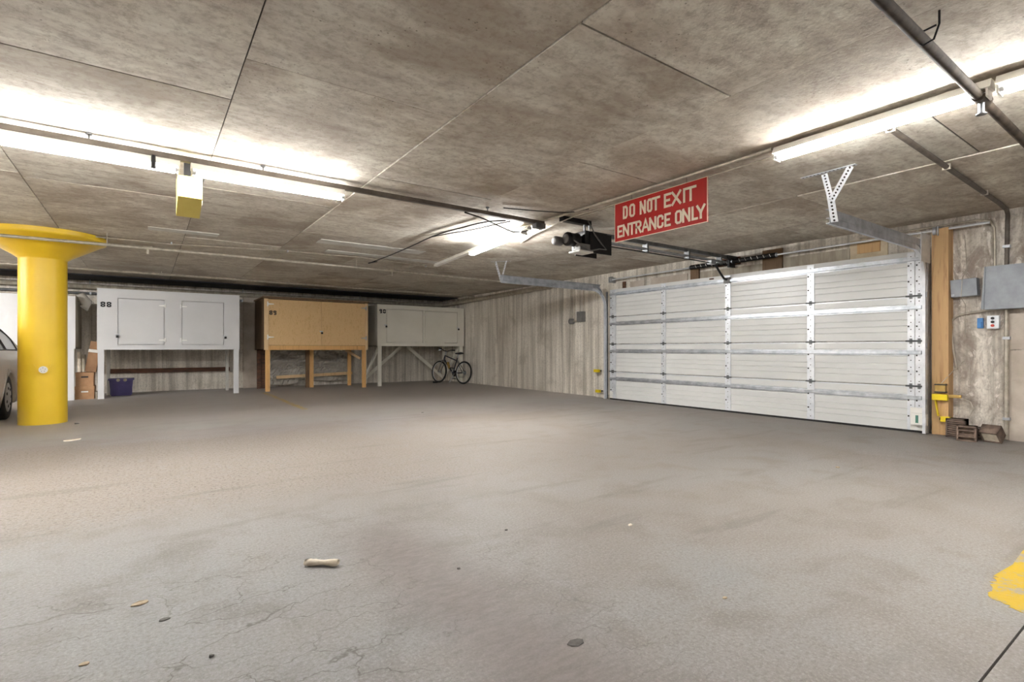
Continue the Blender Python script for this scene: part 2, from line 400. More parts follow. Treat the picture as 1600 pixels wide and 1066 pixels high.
# painted stripes on the slab
def blob(pts, z, jit, n=8):
    out = []
    for i, p in enumerate(pts):
        q = pts[(i+1) % len(pts)]
        for k in range(n):
            t = k/n; out.append((p[0]+(q[0]-p[0])*t+random.uniform(-jit, jit), p[1]+(q[1]-p[1])*t+random.uniform(-jit, jit)))
    return out
b = B(); b.prism(blob([(2.70,.475),(6.8,.475),(6.8,.63),(3.05,.632),(2.78,.605)], 0, .012, 16), 0, .0012, 'z')
tag(b.build('parking_stripe', 'stripe', None, (4.7,.55,0)), 'bright yellow painted floor stripe at the right edge beside the slab joint', 'marking')
b = B(); b.prism(blob([(2.09,8.9),(2.19,8.9),(2.24,12.9),(2.14,12.9)], 0, .01, 20), 0, .0012, 'z')
tag(b.build('parking_stripe', 'faded', None, (2.15,10.9,0)), 'faded yellow floor stripe ending at the plywood locker leg', 'marking')

# ================================================================== LIGHTS (each fixture carries its own glowing tubes)
def fixture(label, p0, p1, lit, hw=.055, hh=.05, twin=True, cat='light fixture', wire=False, group=None, tm='tube'):
    """strip light from p0 to p1 (bottom centre of the housing); lit = list of (t0,t1) in metres along it"""
    p0, p1 = Vector(p0), Vector(p1); d = (p1-p0).normalized(); L = (p1-p0).length
    a = d.cross(Vector((0,0,1))).normalized(); u = a.cross(d)
    R = Matrix(((d.x,a.x,u.x,p0.x),(d.y,a.y,u.y,p0.y),(d.z,a.z,u.z,p0.z),(0,0,0,1)))
    t = thing('strip_light', p0, label, cat, group)
    prof = [(-hw,0),(-hw*.55,hh),(hw*.55,hh),(hw,0),(hw*.8,-.004),(-hw*.8,-.004)]
    B().prism(prof, 0, L, 'x').xf(R).build('housing', 'white', t)
    for t0, t1 in lit:
        for s in ((-.028, .028) if twin else (0,)):
            B().cyl((t0+.035, s, -.026), (t1-.035, s, -.026), .0165, 12).xf(R).build('tube', tm, t)
            for e, f in ((t0+.010, t0+.035), (t1-.035, t1-.010)):
                B().cyl((e, s, -.026), (f, s, -.026), .0168, 12).xf(R).build('end_cap', 'galvw', t)
        for e in (t0+.004, t1-.012):
            B().bev(e, e+.010, -.045 if twin else -.02, .045 if twin else .02, -.048, .002, .002).xf(R).build('lamp_holder', 'white', t)
    return t
YL, ZL = 4.74, 2.395
fixture('strip light left of the yellow box, running to the left edge', (.215,YL,ZL), (-1.0,YL,ZL), [(0,1.215)], .034)
fixture('strip light right of the yellow box, ending mid-ceiling', (.285,YL,ZL), (1.475,YL,ZL), [(0,1.19)], .034)
for k in range(3):
    x1 = -1.06-k*1.28
    fixture('strip light further along the left channel', (x1,YL,ZL), (x1-1.22,YL,ZL), [(0,1.22)], group='strip lights along the left channel')
XR, ZR = 3.885, 2.462
fixture('long strip light on the ceiling right of the red sign', (XR,2.05,ZR), (XR,.82,ZR), [(0,1.22)], tm='tuber')
fixture('strip light cut by the right edge behind the dark pipe', (XR,.80,ZR), (XR,-.42,ZR), [(0.0,1.22)])
for k in range(1):
    y1 = -.6-k*1.5
    fixture('strip light further along the right row', (XR,y1,ZR), (XR,y1-1.22,ZR), [(0,1.22)], group=None)
fixture('half-lit sloping strip light left of the garage door opener', (3.83,5.05,2.465), (3.77,7.45,2.31), [(.10,1.34)], .035, .045, True, tm='tubem')
for k, (x, y) in enumerate(((-1.2,-3.2),(-4.7,10.6),(-3.3,8.9),(-4.7,8.9),(-6.1,8.9),(-7.5,8.9))):  # added unseen fixtures that brighten the lockers, bays and near floor
    fixture('added fill strip light out of view', (x,y,2.46), (x-1.22,y,2.46), [(0,1.22)], group='added fill lights out of view', tm='tube' if y < 0 else 'tubeo')

# ================================================================== COLUMN
t = thing('round_column', (-1.13,9.34,0), 'yellow round concrete column with flared capital beside the car', 'column')
cx, cy = -1.13, 9.34
B().lathe((cx,cy,0), [(.252,0),(.252,.02),(.25,2.20)], 48).build('shaft', 'yellow', t)
B().lathe((cx,cy,0), [(.25,2.19),(.255,2.20),(.30,2.235),(.655,2.455),(.675,2.46),(.68,2.478),(.68,2.53)], 48).build('capital', 'yellow', t)
q = B().cyl((cx+.030,cy-.240,.725), (cx+.035,cy-.285,.725), .062, 8); ob = q.build('outlet_box', 'yellow', t)
B().cyl((cx+.035,cy-.284,.725), (cx+.036,cy-.293,.725), .046, 20).build('cover_plate', 'white', ob)
for k in range(5):
    th = math.radians(90+72*k); B().cyl((cx+.033+.024*math.cos(th),cy-.292,.725+.024*math.sin(th)), (cx+.033+.024*math.cos(th),cy-.296,.725+.024*math.sin(th)), .005, 8).build('screw', 'grey', ob)
for sx in (-1, 1):
    B().bar((cx+.03+sx*.066,cy-.275,.755), (cx+.03+sx*.09,cy-.275,.795), .01, .01).build('mounting_ear', 'yellow', ob)

# ================================================================== STORAGE LOCKERS
SEG = {'8': 'abcdefg', '9': 'abcdfg', '0': 'abcdef'}
def digit(b, ch, x, y, z, wd, ht, tk):
    """stencil numeral lying on a front face (normal -y), lower-left at x, z"""
    S = {'a': (tk*.6,ht-tk,wd-tk*.6,ht), 'd': (tk*.6,0,wd-tk*.6,tk), 'g': (tk*.6,ht/2-tk/2,wd-tk*.6,ht/2+tk/2),
         'f': (0,ht/2+tk*.15,tk,ht-tk*.3), 'b': (wd-tk,ht/2+tk*.15,wd,ht-tk*.3), 'e': (0,tk*.3,tk,ht/2-tk*.15), 'c': (wd-tk,tk*.3,wd,ht/2-tk*.15)}
    for k in SEG[ch]:
        x0, z0, x1, z1 = S[k]; b.box(x+x0, x+x1, y-.002, y+.001, z+z0, z+z1)
    return b
def t_hinge(b, x, z, y, s, m=1.0):
    """T hinge: plate at x, strap pointing in direction s"""
    b.box(x-.014, x+.014, y-.006, y, z-.045*m, z+.045*m)
    b.prism([(x,z-.018),(x+s*.11*m,z-.008),(x+s*.11*m,z+.008),(x,z+.018)], y-.005, y)
    b.cyl((x,y-.006,z-.045*m), (x,y-.006,z+.045*m), .006, 8); return b
def hasp(root, part, x, z, y):
    h = B().bev(x-.05, x+.03, y-.008, y, z-.012, z+.018, .003).build('hasp', 'galvw', part)
    b = B(); b.bev(x-.022, x+.022, y-.035, y-.010, z-.06, z-.018, .006); b.tube(arc((x, z-.02), .014, 0, 180, 8, 'xz', y-.022), .004, 6)
    b.build('padlock', 'blackm', part)
def locker(label, x0, x1, y0, y1, z0, z1, mat, side, legm, num, doors, frame=True):
    t = thing('storage_locker', ((x0+x1)/2, (y0+y1)/2, 0), label, 'locker')
    th = .02
    b = B(); b.box(x0, x0+th, y0+th, y1, z0, z1); b.box(x1-th, x1, y0+th, y1, z0, z1); b.box(x0, x1, y1-th, y1, z0, z1); b.build('case', side, t)
    B().box(x0-.005, x1+.005, y0-.008, y1, z1-.001, z1+.018).build('top_board', side, t)
    B().box(x0, x1, y0+th, y1, z0, z0+.02).build('bottom_board', 'oldwood' if mat == 'plywood' else side, t)
    return t
# --- white locker 88
x0, x1, y0, y1, z0, z1 = -.79, 1.725, 13.1, 14.35, .98, 2.185
t = locker('white storage locker on legs with two doors, stencilled 88', x0, x1, y0, y1, z0, z1, 'lockw', 'lockw', 'lockw', '88', 2)
D = [(-.465,.318,1.08,2.02), (.622,1.415,1.082,2.02)]
b = B(); xsn = [x0, D[0][0], D[0][1], D[1][0], D[1][1], x1]
for i in (0, 2, 4): b.box(xsn[i], xsn[i+1], y0, y0+.02, z0, z1)
for d in D: b.box(d[0], d[1], y0, y0+.02, z0, d[2]); b.box(d[0], d[1], y0, y0+.02, d[3], z1)
b.build('front_frame', 'lockw', t)
for i, d in enumerate(D):
    dr = B().box(d[0]+.009, d[1]-.009, y0+.004, y0+.022, d[2]+.009, d[3]-.009).build('door', 'lockw', t)
    hx, s = (d[1]+.012, -1) if i == 0 else (d[0]-.012, 1)
    for z in (1.18, 1.90): t_hinge(B(), hx, z, y0, s).build('hinge', 'hingew', dr)
    hasp(t, dr, d[0]-.005 if i == 0 else d[1]+.03, 1.28, y0)
for k, ch in enumerate('88'): digit(B(), ch, -.735+.095*k, y0, 1.83, .075, .105, .026).build('number', 'black', t)
for lx in (x0+.01, x1-.115):
    B().box(lx, lx+.10, y0+.005, y0+.06, 0, z0+.02).build('leg', 'lockw', t)
for lx in (x0+.10, x1-.16):
    B().box(lx, lx+.06, y1-.25, y1-.16, 0, z0+.02).build('leg', 'whitewood', t)
# --- cream locker at far left
x0, x1, y0, y1, z0, z1 = -3.62, -1.118, 13.1, 14.3, 1.0, 2.02
t = locker('plain white storage locker on legs behind the yellow column', x0, x1, y0, y1, z0, z1, 'lockw', 'locks', 'lockw', '', 0)
B().box(x0, x1, y0, y0+.02, z0, z1).build('front_panel', 'lockw', t)
for lx in (x0, x1-.13): B().box(lx, lx+.11, y0+.01, y0+.09, 0, z0+.02).build('leg', 'lockw', t)
for lx in (x0, x1-.08): B().box(lx, lx+.07, y1-.15, y1-.07, 0, z0+.02).build('leg', 'whitewood', t)
# --- plywood locker
x0, x1, y0, y1, z0, z1 = 2.235, 4.69, 13.1, 14.35, .97, 2.165
t = locker('plywood storage locker with double doors and timber legs, stencilled 89', x0, x1, y0, y1, z0, z1, 'plywood', 'oldwood', 'lumber', '89', 2)
B().box(x0-.03, x1+.02, y0-.05, y1, z1+.018, z1+.05).build('roof_edge', 'oldwood', t)
for fx0, fx1 in ((x0, x0+.09), (x1-.07, x1)): B().box(fx0, fx1, y0-.005, y0+.035, z0, z1).build('stile', 'lumberp', t)
B().box(x0+.09, x1-.07, y0, y0+.035, z0-.002, z0+.105).build('bottom_rail', 'lumber', t)
xm = 3.52
for i, (dx0, dx1) in enumerate(((x0+.094, xm-.003), (xm+.003, x1-.074))):
    dr = B().box(dx0, dx1, y0+.004, y0+.024, z0+.112, z1-.01).build('door', 'plywood', t)
    hx, s = (dx0-.02, 1) if i == 0 else (dx1+.025, -1)
    for z in (1.27, 2.04): t_hinge(B(), hx, z, y0-.006, s, 1.2).build('hinge', 'hingew' if i == 0 else 'galv', dr)
    if i == 0: hasp(t, dr, xm+.01, 1.42, y0)
for k, ch in enumerate('89'): digit(B(), ch, 2.345+.085*k, y0+.004, 1.79, .068, .10, .024).build('number', 'blackm', t)
for lx in (x0+.03, x1-.14): B().box(lx, lx+.095, y0+.01, y0+.06, 0, z0).build('leg', 'lumber', t)
for lx, ly, m in ((3.36, 13.95, 'oldwood'), (3.45, 13.90, 'lumber'), (4.49, 14.10, 'lumber'), (2.26, 14.2, 'rust'), (2.36, 14.22, 'rust')):
    B().box(lx, lx+.09, ly, ly+.05, 0, z0).build('leg', m, t)
B().bar((4.40,14.0,.96), (4.66,13.6,.74), .04, .06).build('brace', 'lumberp', t)
B().bar((2.75,14.45,.26), (4.72,14.45,.32), .04, .08).build('rear_rail', 'lumberp', t)
# --- cream locker 90
x0, x1, y0, y1, z0, z1 = 5.02, 7.66, 13.3, 14.5, 1.07, 2.165
t = locker('cream storage locker with braced legs above the bicycle, stencilled 90', x0, x1, y0, y1, z0, z1, 'lockc', 'lockc', 'lockc', '90', 1)
D = [(5.27,6.34,1.16,2.07), (6.40,7.44,1.16,2.06)]
b = B(); xsn = [x0, 5.27, 6.34, 6.40, 7.44, x1]
for i in (0, 2, 4): b.box(xsn[i], xsn[i+1], y0, y0+.02, z0, z1)
for d in D: b.box(d[0], d[1], y0, y0+.02, z0, d[2]); b.box(d[0], d[1], y0, y0+.02, d[3], z1)
b.build('front_frame', 'lockc', t)
for i, d in enumerate(D):
    dr = B().box(d[0]+.009, d[1]-.009, y0+.003, y0+.02, d[2]+.009, d[3]-.009).build('door', 'lockc', t)
    hx, s = (d[1]+.01, -1) if i == 0 else (d[0]-.01, 1)
    for z in (1.26, 1.96): t_hinge(B(), hx, z, y0, s, .8).build('hinge', 'lockc', dr)
hasp(t, t, 5.26, 1.63, y0); hasp(t, t, 7.47, 1.60, y0)
for k, ch in enumerate('90'): digit(B(), ch, 5.075+.10*k, y0, 1.945, .075, .11, .028).build('number', 'black', t)
B().box(x0+.02, x0+.12, y0+.01, y0+.06, 0, z0).build('leg', 'lockc', t)
B().box(x1-.14, x1-.04, y0+.01, y0+.06, 0, z0).build('leg', 'lockc', t)
for lx in (x0+.02, x1-.12): B().box(lx, lx+.08, y1-.1, y1-.04, 0, z0).build('leg', 'lockc', t)
for p, q in (((6.14,14.38,1.06),(5.06,14.38,.16)), ((6.35,14.38,1.06),(7.52,14.38,.12)), ((5.08,13.42,1.0),(5.08,14.38,.22)), ((7.56,13.42,1.05),(7.56,14.3,.15))):
    B().bar(p, q, .04, .085).build('brace', 'lockc', t)

# ================================================================== GARAGE DOOR
DX = 7.50                       # inner face of the door skin
DY0, DY1 = 2.20, 7.26
SH = 2.15/4
door = thing('garage_door', (DX, (DY0+DY1)/2, 0), 'white sectional garage door with steel stiles, closed', 'garage door')
stiles = [(DY0,.072), (DY0+.082,.072), (3.42,.092), (4.665,.092), (5.91,.092), (7.10,.15)]
for k in range(4):
    z0, z1 = k*SH+.022, (k+1)*SH+.013
    # ribbed skin: profile in x-z swept along y
    pr = [(DX+.045, z0), (DX, z0)]
    for fz in (.20, .34, .48, .66, .82):
        zc = z0+(z1-z0)*fz; pr += [(DX, zc-.006), (DX+.006, zc-.001), (DX+.006, zc+.001), (DX, zc+.006)]
    pr += [(DX, z1), (DX+.045, z1)]
    sec = B().prism(pr, DY0, DY1, 'y').build('panel_section', 'door', door)
    if k < 3:   # rolled tongue along the joint
        B().box(DX-.006, DX, DY0+.02, DY1-.02, z1-.016, z1-.003).build('joint_edge', 'galvw', sec)
    # horizontal reinforcing strut: hat section
    zs = z1-(.135 if k < 3 else .095)
    hat = [(DX, zs-.035), (DX-.006, zs-.035), (DX-.006, zs-.022), (DX-.036, zs-.018), (DX-.036, zs+.018), (DX-.006, zs+.022), (DX-.006, zs+.035), (DX, zs+.035)]
    B().prism(hat, DY0+.01, DY1-.01, 'y').build('strut', 'galv', sec)
    for y, wd in stiles:
        st = B().box(DX-.010, DX, y, y+wd, z0+.006, z1-.012).build('stile', 'galvw', sec)
        h = B()
        for i in range(6):
            zz = z0+.05+i*(z1-z0-.11)/5
            h.cyl((DX-.0115, y+wd*.5, zz), (DX-.0095, y+wd*.5, zz), .0065, 6)
        for zz in (z0+.17, z0+.36):
            h.box(DX-.014, DX-.009, y+wd*.72, y+wd*.92, zz-.009, zz+.009)
        h.build('punched_holes', 'dark', st)
        if k < 3:
            hg = B(); hg.bev(DX-.018, DX-.008, y+wd*.3, y+wd*.7, z1-.03, z1+.034, .004); hg.cyl((DX-.016, y-.015, z1+.003), (DX-.016, y+wd+.015, z1+.003), .010, 8)
            hg.build('hinge', 'dgalv', sec)
B().box(DX-.004, DX+.05, DY0, DY1, .0, .026).build('bottom_seal', 'rubber', door)
B().bev(DX-.026, DX-.008, DY0-.01, DY0+.12, .03, .30, .004).build('bottom_bracket', 'white', door)
bx_ = B().bev(DX-.085, DX-.026, DY0-.055, DY0+.10, .10, .235, .006).build('edge_transmitter', 'white', door)
B().box(DX-.0875, DX-.084, DY0+.022, DY0+.05, .125, .215).build('window', 'green', bx_)
B().bev(DX-.03, DX-.006, DY1-.085, DY1-.02, .03, .16, .004).build('bottom_bracket', 'white', door)
B().bev(DX-.05, DX-.006, 4.66, 4.76, 2.03, 2.12, .004).build('opener_bracket', 'grey', door)

def sweep(b, path, prof, yc):
    """profile [(dy, dn)] swept along path [(x, z, nx, nz)] in an x-z plane"""
    n = len(prof); vs = []; fs = []
    for x, z, nx, nz in path:
        for dy, dn in prof: vs.append((x+nx*dn, yc+dy, z+nz*dn))
    for i in range(len(path)-1):
        fs += [(i*n+k, i*n+(k+1) % n, (i+1)*n+(k+1) % n, (i+1)*n+k) for k in range(n)]
    fs += [list(range(n))[::-1], [(len(path)-1)*n+k for k in range(n)]]
    return b.add(vs, fs)
def track(label, yc, s, xe, zt, zh, rad=.34):
    """s = direction of the open side (towards the door)"""
    t = thing('door_track', (DX-.07, yc, 0), label, 'door track')
    prof = [(0,-.028),(s*.03,-.028),(s*.03,-.020),(s*.004,-.020),(s*.004,.020),(s*.03,.020),(s*.03,.028),(0,.028)]
    xv = DX-.075
    vert = [(xv, .01, 1, 0), (xv, zt-rad, 1, 0)]
    B().add([], []); b = B(); sweep(b, vert, prof, yc); b.build('vertical_track', 'galvw', t)
    cur = []
    for i in range(11):
        a = math.radians(9*i); cur.append((xv-rad+rad*math.cos(a), zt-rad+rad*math.sin(a), math.cos(a), math.sin(a)))
    b = B(); sweep(b, cur, prof, yc); b.build('curved_track', 'galvw', t)
    b = B(); sweep(b, [(xv-rad, zt, 0, 1), (xe, zt+zh, 0, 1)], prof, yc); b.build('horizontal_track', 'galv', t)
    # low-headroom upper track + reinforcing angle
    b = B(); b.box(xe, xv-rad*.4, yc-.002 if s > 0 else yc-.003, yc+.003 if s > 0 else yc+.002, zt+.030, zt+.105)
    b.box(xe, xv-rad*.4, min(yc, yc+s*.035), max(yc, yc+s*.035), zt+.100, zt+.105); b.build('reinforcing_angle', 'galv', t)
    up = [(xv-rad*.9, zt+.065, 0, 1)]
    for i in range(9):
        a = math.radians(90-9*i); up.append((xv-rad*.9+.22*math.cos(a), zt+.065-.22+.22*math.sin(a), math.cos(a), math.sin(a)))
    b = B(); sweep(b, up, [(0,-.02),(s*.028,-.02),(s*.028,-.014),(s*.004,-.014),(s*.004,.014),(s*.028,.014),(s*.028,.02),(0,.02)], yc); b.build('upper_curve', 'galv', t)
    # wall angle carrying the vertical track
    b = B(); b.box(xv+.03, xv+.095, yc-s*.004, yc-s*.001, .01, zt-.02); b.build('wall_angle', 'galv', t)
    for z in (.35, 1.0, 1.6): B().bev(xv-.01, xv+.06, yc-s*.012, yc-s*.003, z, z+.06, .003).build('clip', 'galv', t)
    return t
tr = track('galvanised door track at the right end of the garage door', 2.15, 1, 5.0, 2.15, .0)
# flag plate at the right header
B().box(7.22, 7.52, 2.138, 2.142, 2.0, 2.33).build('flag_plate', 'galvw', tr)
def perf(root, p0, p1, w, name='hanger_angle', n=8, up=(1,0,0)):
    p0, p1 = Vector(p0), Vector(p1); pc = B().bar(p0, p1, w, .004, up).build(name, 'galvw', root)
    d = (p1-p0).normalized(); u = Vector(up); a = d.cross(u).normalized(); nn = a.cross(d).normalized(); hb = B()
    for i in range(n):
        c = p0+(p1-p0)*((i+.5)/n)
        for sg in (1, -1): hb.cyl(c+nn*.002*sg, c+nn*.0032*sg, w*.17, 6)
    hb.build('slots', 'dark', pc)
perf(tr, (4.80,2.30,2.526), (4.80,1.86,2.526), .045, 'ceiling_strip', 14, (0,0,1))
perf(tr, (4.84,2.125,2.524), (4.90,2.10,2.32), .05, n=8); perf(tr, (4.80,1.90,2.524), (4.90,2.09,2.30), .055, n=11); perf(tr, (4.90,2.10,2.33), (5.015,2.115,2.13), .06, n=7)
tl = track('galvanised door track at the left end of the garage door', 7.33, -1, 4.93, 2.15, .0)
perf(tl, (5.03,7.62,2.526), (4.96,7.35,2.16), .05, n=8); perf(tl, (5.12,7.42,2.526), (4.955,7.335,2.16), .045, n=8); perf(tl, (4.95,7.65,2.527), (5.2,7.4,2.527), .045, 'ceiling_strip', 8, (0,0,1))

# torsion shaft with springs above the door
ZS, XS = 2.375, 7.55
t = thing('torsion_shaft', (XS, 4.7, ZS), 'torsion shaft with black springs above the garage door', 'door spring')
B().cyl((XS,1.62,ZS+.01), (XS,7.34,ZS-.01), .0135, 12).build('shaft', 'galvw', t)
for y0, y1 in ((3.98,4.66), (4.76,5.44)):
    pr = [(.0135, y0)]; n = int((y1-y0)/.012)
    for i in range(n):
        yy = y0+(y1-y0)*i/n; pr += [(.033, yy+.001), (.038, yy+.006), (.033, yy+.011)]
    pr.append((.0135, y1)); sp = B().lathe((XS,0,ZS), pr, 14, 'y').build('spring', 'blackm', t)
    for i in range(6):
        yy = y0+.06+i*(y1-y0-.1)/6; B().bar((XS-.036, yy, ZS-.022), (XS-.036, yy+.02, ZS+.022), .010, .006).build('paint_mark', 'white', sp)
    for yy in (y0-.02, y1): B().cyl((XS,yy,ZS), (XS,yy+.02,ZS), .03, 12).build('cone', 'galv', t)
B().bev(XS-.05, XW-.04, 4.69, 4.73, ZS-.09, ZS+.06, .004).build('centre_bracket', 'blackm', t)
for yy in (2.06, 7.30):
    B().bev(XS-.04, XW-.003, yy, yy+.012, ZS-.06, ZS+.05, .003).build('end_bracket', 'galv', t)
    B().lathe((XS,yy+(.02 if yy < 4 else -.06),ZS), [(.03,0),(.055,.004),(.05,.012),(.05,.03),(.055,.036),(.03,.04)], 20, 'y').build('cable_drum', 'galv', t)

# garage door opener with its rail
t = thing('door_opener', (4.3, 4.62, 2.2), 'black garage door opener motor hanging under the ceiling', 'door opener')
B().bev(4.24, 4.60, 4.50, 4.74, 2.19, 2.40, .008).build('chassis', 'black', t)
for sy in (4.49, 4.745): B().bev(4.30, 4.66, sy-.006, sy+.006, 2.14, 2.385, .004).build('side_plate', 'blackm', t)
mo = B().lathe((4.02,4.60,2.29), [(.03,0),(.075,.006),(.082,.02),(.082,.05),(.078,.055),(.078,.14),(.082,.145),(.082,.17),(.06,.2),(.05,.24)], 22, 'x').build('motor', 'blackm', t)
B().lathe((4.012,4.60,2.29), [(.005,0),(.05,0),(.055,.01),(.02,.012)], 18, 'x').build('end_bell', 'grey', mo)
B().lathe((3.93,4.70,2.275), [(.02,0),(.052,.004),(.055,.02),(.055,.10),(.03,.115)], 18, 'x').build('capacitor', 'grey', t)
B().bev(4.12, 4.34, 4.47, 4.66, 2.135, 2.155, .004).build('lamp_plate', 'white', t)
B().bev(4.14, 4.30, 4.48, 4.60, 2.155, 2.235, .01).build('control_cover', 'grey', t)
B().bev(3.92, 4.36, 4.52, 4.60, 2.475, 2.528, .004).build('mounting_channel', 'blackm', t)
for x in (4.26, 4.34): B().box(x, x+.025, 4.54, 4.56, 2.37, 2.49).build('hanger_strap', 'galv', t)
B().bar((4.30,4.50,2.405), (4.62,4.36,2.45), .03, .02).build('support_arm', 'white', t)
B().tube([(4.30,4.52,2.52),(4.31,4.48,2.45),(4.36,4.47,2.36),(4.48,4.475,2.26),(4.56,4.475,2.20),(4.44,4.47,2.195),(4.3,4.47,2.16),(4.15,4.47,2.2),(4.06,4.50,2.26)], .009, 8).build('cable', 'grey', t)
t = thing('opener_rail', (6.0, 4.68, 2.36), 'dark steel opener rail running from the motor to the door header', 'rail')
for z0, z1, y0, y1, m in ((2.405,2.452,4.655,4.70,'dgalv'), (2.335,2.352,4.64,4.65,'galv'), (2.335,2.352,4.71,4.72,'galv'), (2.295,2.308,4.675,4.685,'blackm')):
    B().box(4.5, 7.42, y0, y1, z0, z1).build('rail_bar', m, t)
for x in (4.62, 5.5, 6.4, 7.2): B().box(x, x+.03, 4.638, 4.722, 2.30, 2.42).build('spacer', 'dgalv', t)
B().bev(7.38, XW-.002, 4.65, 4.71, 2.40, 2.46, .004).build('header_bracket', 'blackm', t)
B().bev(6.95, 7.07, 4.64, 4.72, 2.28, 2.35, .005).build('trolley', 'galv', t)
B().tube([(7.01,4.68,2.31),(7.14,4.70,2.29),(7.27,4.705,2.18),(7.38,4.71,2.10),(7.455,4.71,2.085)], .017, 8).build('door_arm', 'blackm', t)
B().tube([(7.0,4.66,2.29),(6.99,4.66,2.16),(6.99,4.66,2.06)], .0025, 6).build('release_cord', 'paper', t)
B().cyl((6.99,4.63,2.055), (6.99,4.70,2.055), .010, 8).build('release_handle', 'rust', t)

# ================================================================== SIGN
SX = 3.871; zb, zt_ = 2.070, 2.457
sg = thing('hanging_sign', (SX, 3.15, zb), 'red hanging sign with cream letters reading DO NOT EXIT ENTRANCE ONLY', 'sign')
def zsl(y): return (y-3.15)*-.006
B().box(SX, SX+.006, 2.620, 3.682, zb, zt_).build('board', 'red', sg)
for y0, y1, z0, z1 in ((2.620,2.626,zb,zt_), (3.676,3.682,zb,zt_), (2.620,3.682,zb,zb+.006), (2.620,3.682,zt_-.005,zt_)):
    B().box(SX-.002, SX, y0, y1, z0, z1).build('border', 'cream', sg)
STK = {
 'D': [([(0,0),(.68,0),(1,.16),(1,.84),(.68,1),(0,1)], 1)], 'O': [([(0,.13),(.25,0),(.75,0),(1,.13),(1,.87),(.75,1),(.25,1),(0,.87)], 1)],
 'N': [([(0,0),(0,1)],0), ([(0,1),(1,0)],0), ([(1,0),(1,1)],0)], 'T': [([(-.12,1),(1.12,1)],0), ([(.5,0),(.5,1)],0)],
 'E': [([(1,1),(0,1),(0,0),(1,0)],0), ([(0,.5),(.8,.5)],0)], 'X': [([(0,0),(1,1)],0), ([(0,1),(1,0)],0)], 'I': [([(.5,0),(.5,1)],0)],
 'R': [([(0,0),(0,1),(.72,1),(1,.86),(1,.62),(.72,.48),(0,.48)],0), ([(.5,.48),(1,0)],0)], 'A': [([(0,0),(.5,1),(1,0)],0), ([(.2,.32),(.8,.32)],0)],
 'C': [([(1,.28),(1,.13),(.75,0),(.25,0),(0,.13),(0,.87),(.25,1),(.75,1),(1,.87),(1,.72)],0)], 'L': [([(0,1),(0,0),(1,0)],0)],
 'Y': [([(0,1),(.5,.45)],0), ([(1,1),(.5,.45)],0), ([(.5,.45),(.5,0)],0)]}
def letter(ch, ya, yb, z0, z1, tk):
    """letter on a face looking towards -x; ya is its left edge (larger y)"""
    b = B(); wd = ya-yb; ht = z1-z0
    def P(p): return Vector(((ya-tk/2)-p[0]*(wd-tk), z0+tk/2+p[1]*(ht-tk)))
    k_ = 0
    for poly, closed in STK[ch]:
        pts = [P(p) for p in poly]; m = len(pts); L = []; R = []
        for i, p in enumerate(pts):
            a = pts[i-1] if (closed or i > 0) else None; c = pts[(i+1) % m] if (closed or i < m-1) else None
            if a is None: d = (c-p).normalized(); q = p-d*(tk/2); n = Vector((-d.y, d.x)); o = n*(tk/2)
            elif c is None: d = (p-a).normalized(); q = p+d*(tk/2); n = Vector((-d.y, d.x)); o = n*(tk/2)
            else:
                d1 = (p-a).normalized(); d2 = (c-p).normalized(); n = (Vector((-d1.y,d1.x))+Vector((-d2.y,d2.x))).normalized()
                o = n*(tk/2/max(.45, n.dot(Vector((-d1.y,d1.x))))); q = p
            L.append(q+o); R.append(q-o)
        e = .0002*k_; k_ += 1
        for i in range(m if closed else m-1):
            j = (i+1) % m; quad = [L[i], L[j], R[j], R[i]]
            b.prism([(v.x, v.y) for v in quad], SX-.003-e, SX+.001, 'x')
    return b.build('letter', 'cream', sg)
hz = zt_-zb
for ch, ya, yb in [('D',3.567,3.509),('O',3.483,3.417),('N',3.352,3.284),('O',3.264,3.207),('T',3.202,3.124),('E',3.068,2.995),('X',2.985,2.887),('I',2.867,2.839),('T',2.832,2.741)]:
    letter(ch, ya+.003, yb-.003, zt_-hz*.445, zt_-hz*.115, .0215)
for ch, ya, yb in [('E',3.64,3.577),('N',3.567,3.492),('T',3.494,3.41),('R',3.405,3.337),('A',3.328,3.241),('N',3.238,3.161),('C',3.146,3.078),('E',3.062,2.999),('O',2.946,2.879),('N',2.87,2.793),('L',2.774,2.716),('Y',2.727,2.644)]:
    letter(ch, ya+.003, yb-.003, zt_-hz*.895, zt_-hz*.58, .0205)
for y in (2.83, 3.46): B().tube([(SX+.003,y,zt_-.01),(SX+.003,y,H-.002)], .002, 6).build('hanging_wire', 'dark', sg)

# ================================================================== CHANNEL, YELLOW BOX, PIPES
t = thing('channel_strut', (1.2, YL, 2.42), 'long dark steel channel carrying the left strip lights', 'channel')
B().box(-6.3, 3.80, YL-.022, YL+.022, ZL+.051, ZL+.091).build('channel', 'strut', t)
for x in (-4.0, -2.2, -.33, .8, 3.02): 
    B().cyl((x,YL-.005,ZL+.08), (x,YL-.005,H), .006, 8).build('hanger_rod', 'dgalv', t)
    B().cyl((x,YL-.005,H-.012), (x,YL-.005,H), .02, 10).build('ceiling_anchor', 'dgalv', t)
B().bev(3.66, 3.80, YL-.04, YL+.04, ZL+.0, ZL+.06, .005).build('junction_box', 'dgalv', t)
B().cyl((.045,YL-.05,2.44), (.045,YL-.05,2.345), .014, 8, .02).build('conduit_fitting', 'blackm', t)
t = thing('exit_box', (.32, 5.0, 2.2), 'pale yellow wedge box hanging under the left strip lights', 'box')
B().prism([(4.86,2.375),(4.86,2.205),(5.13,2.105),(5.13,2.40)], .205, .372, 'x').build('body', 'yellow2', t)
B().box(.372, .375, 4.90, 5.09, 2.17, 2.36).build('side_rim', 'cream', t)
B().bev(.25, .32, 4.94, 5.0, 2.385, H-.001, .005).build('stem', 'blackm', t)

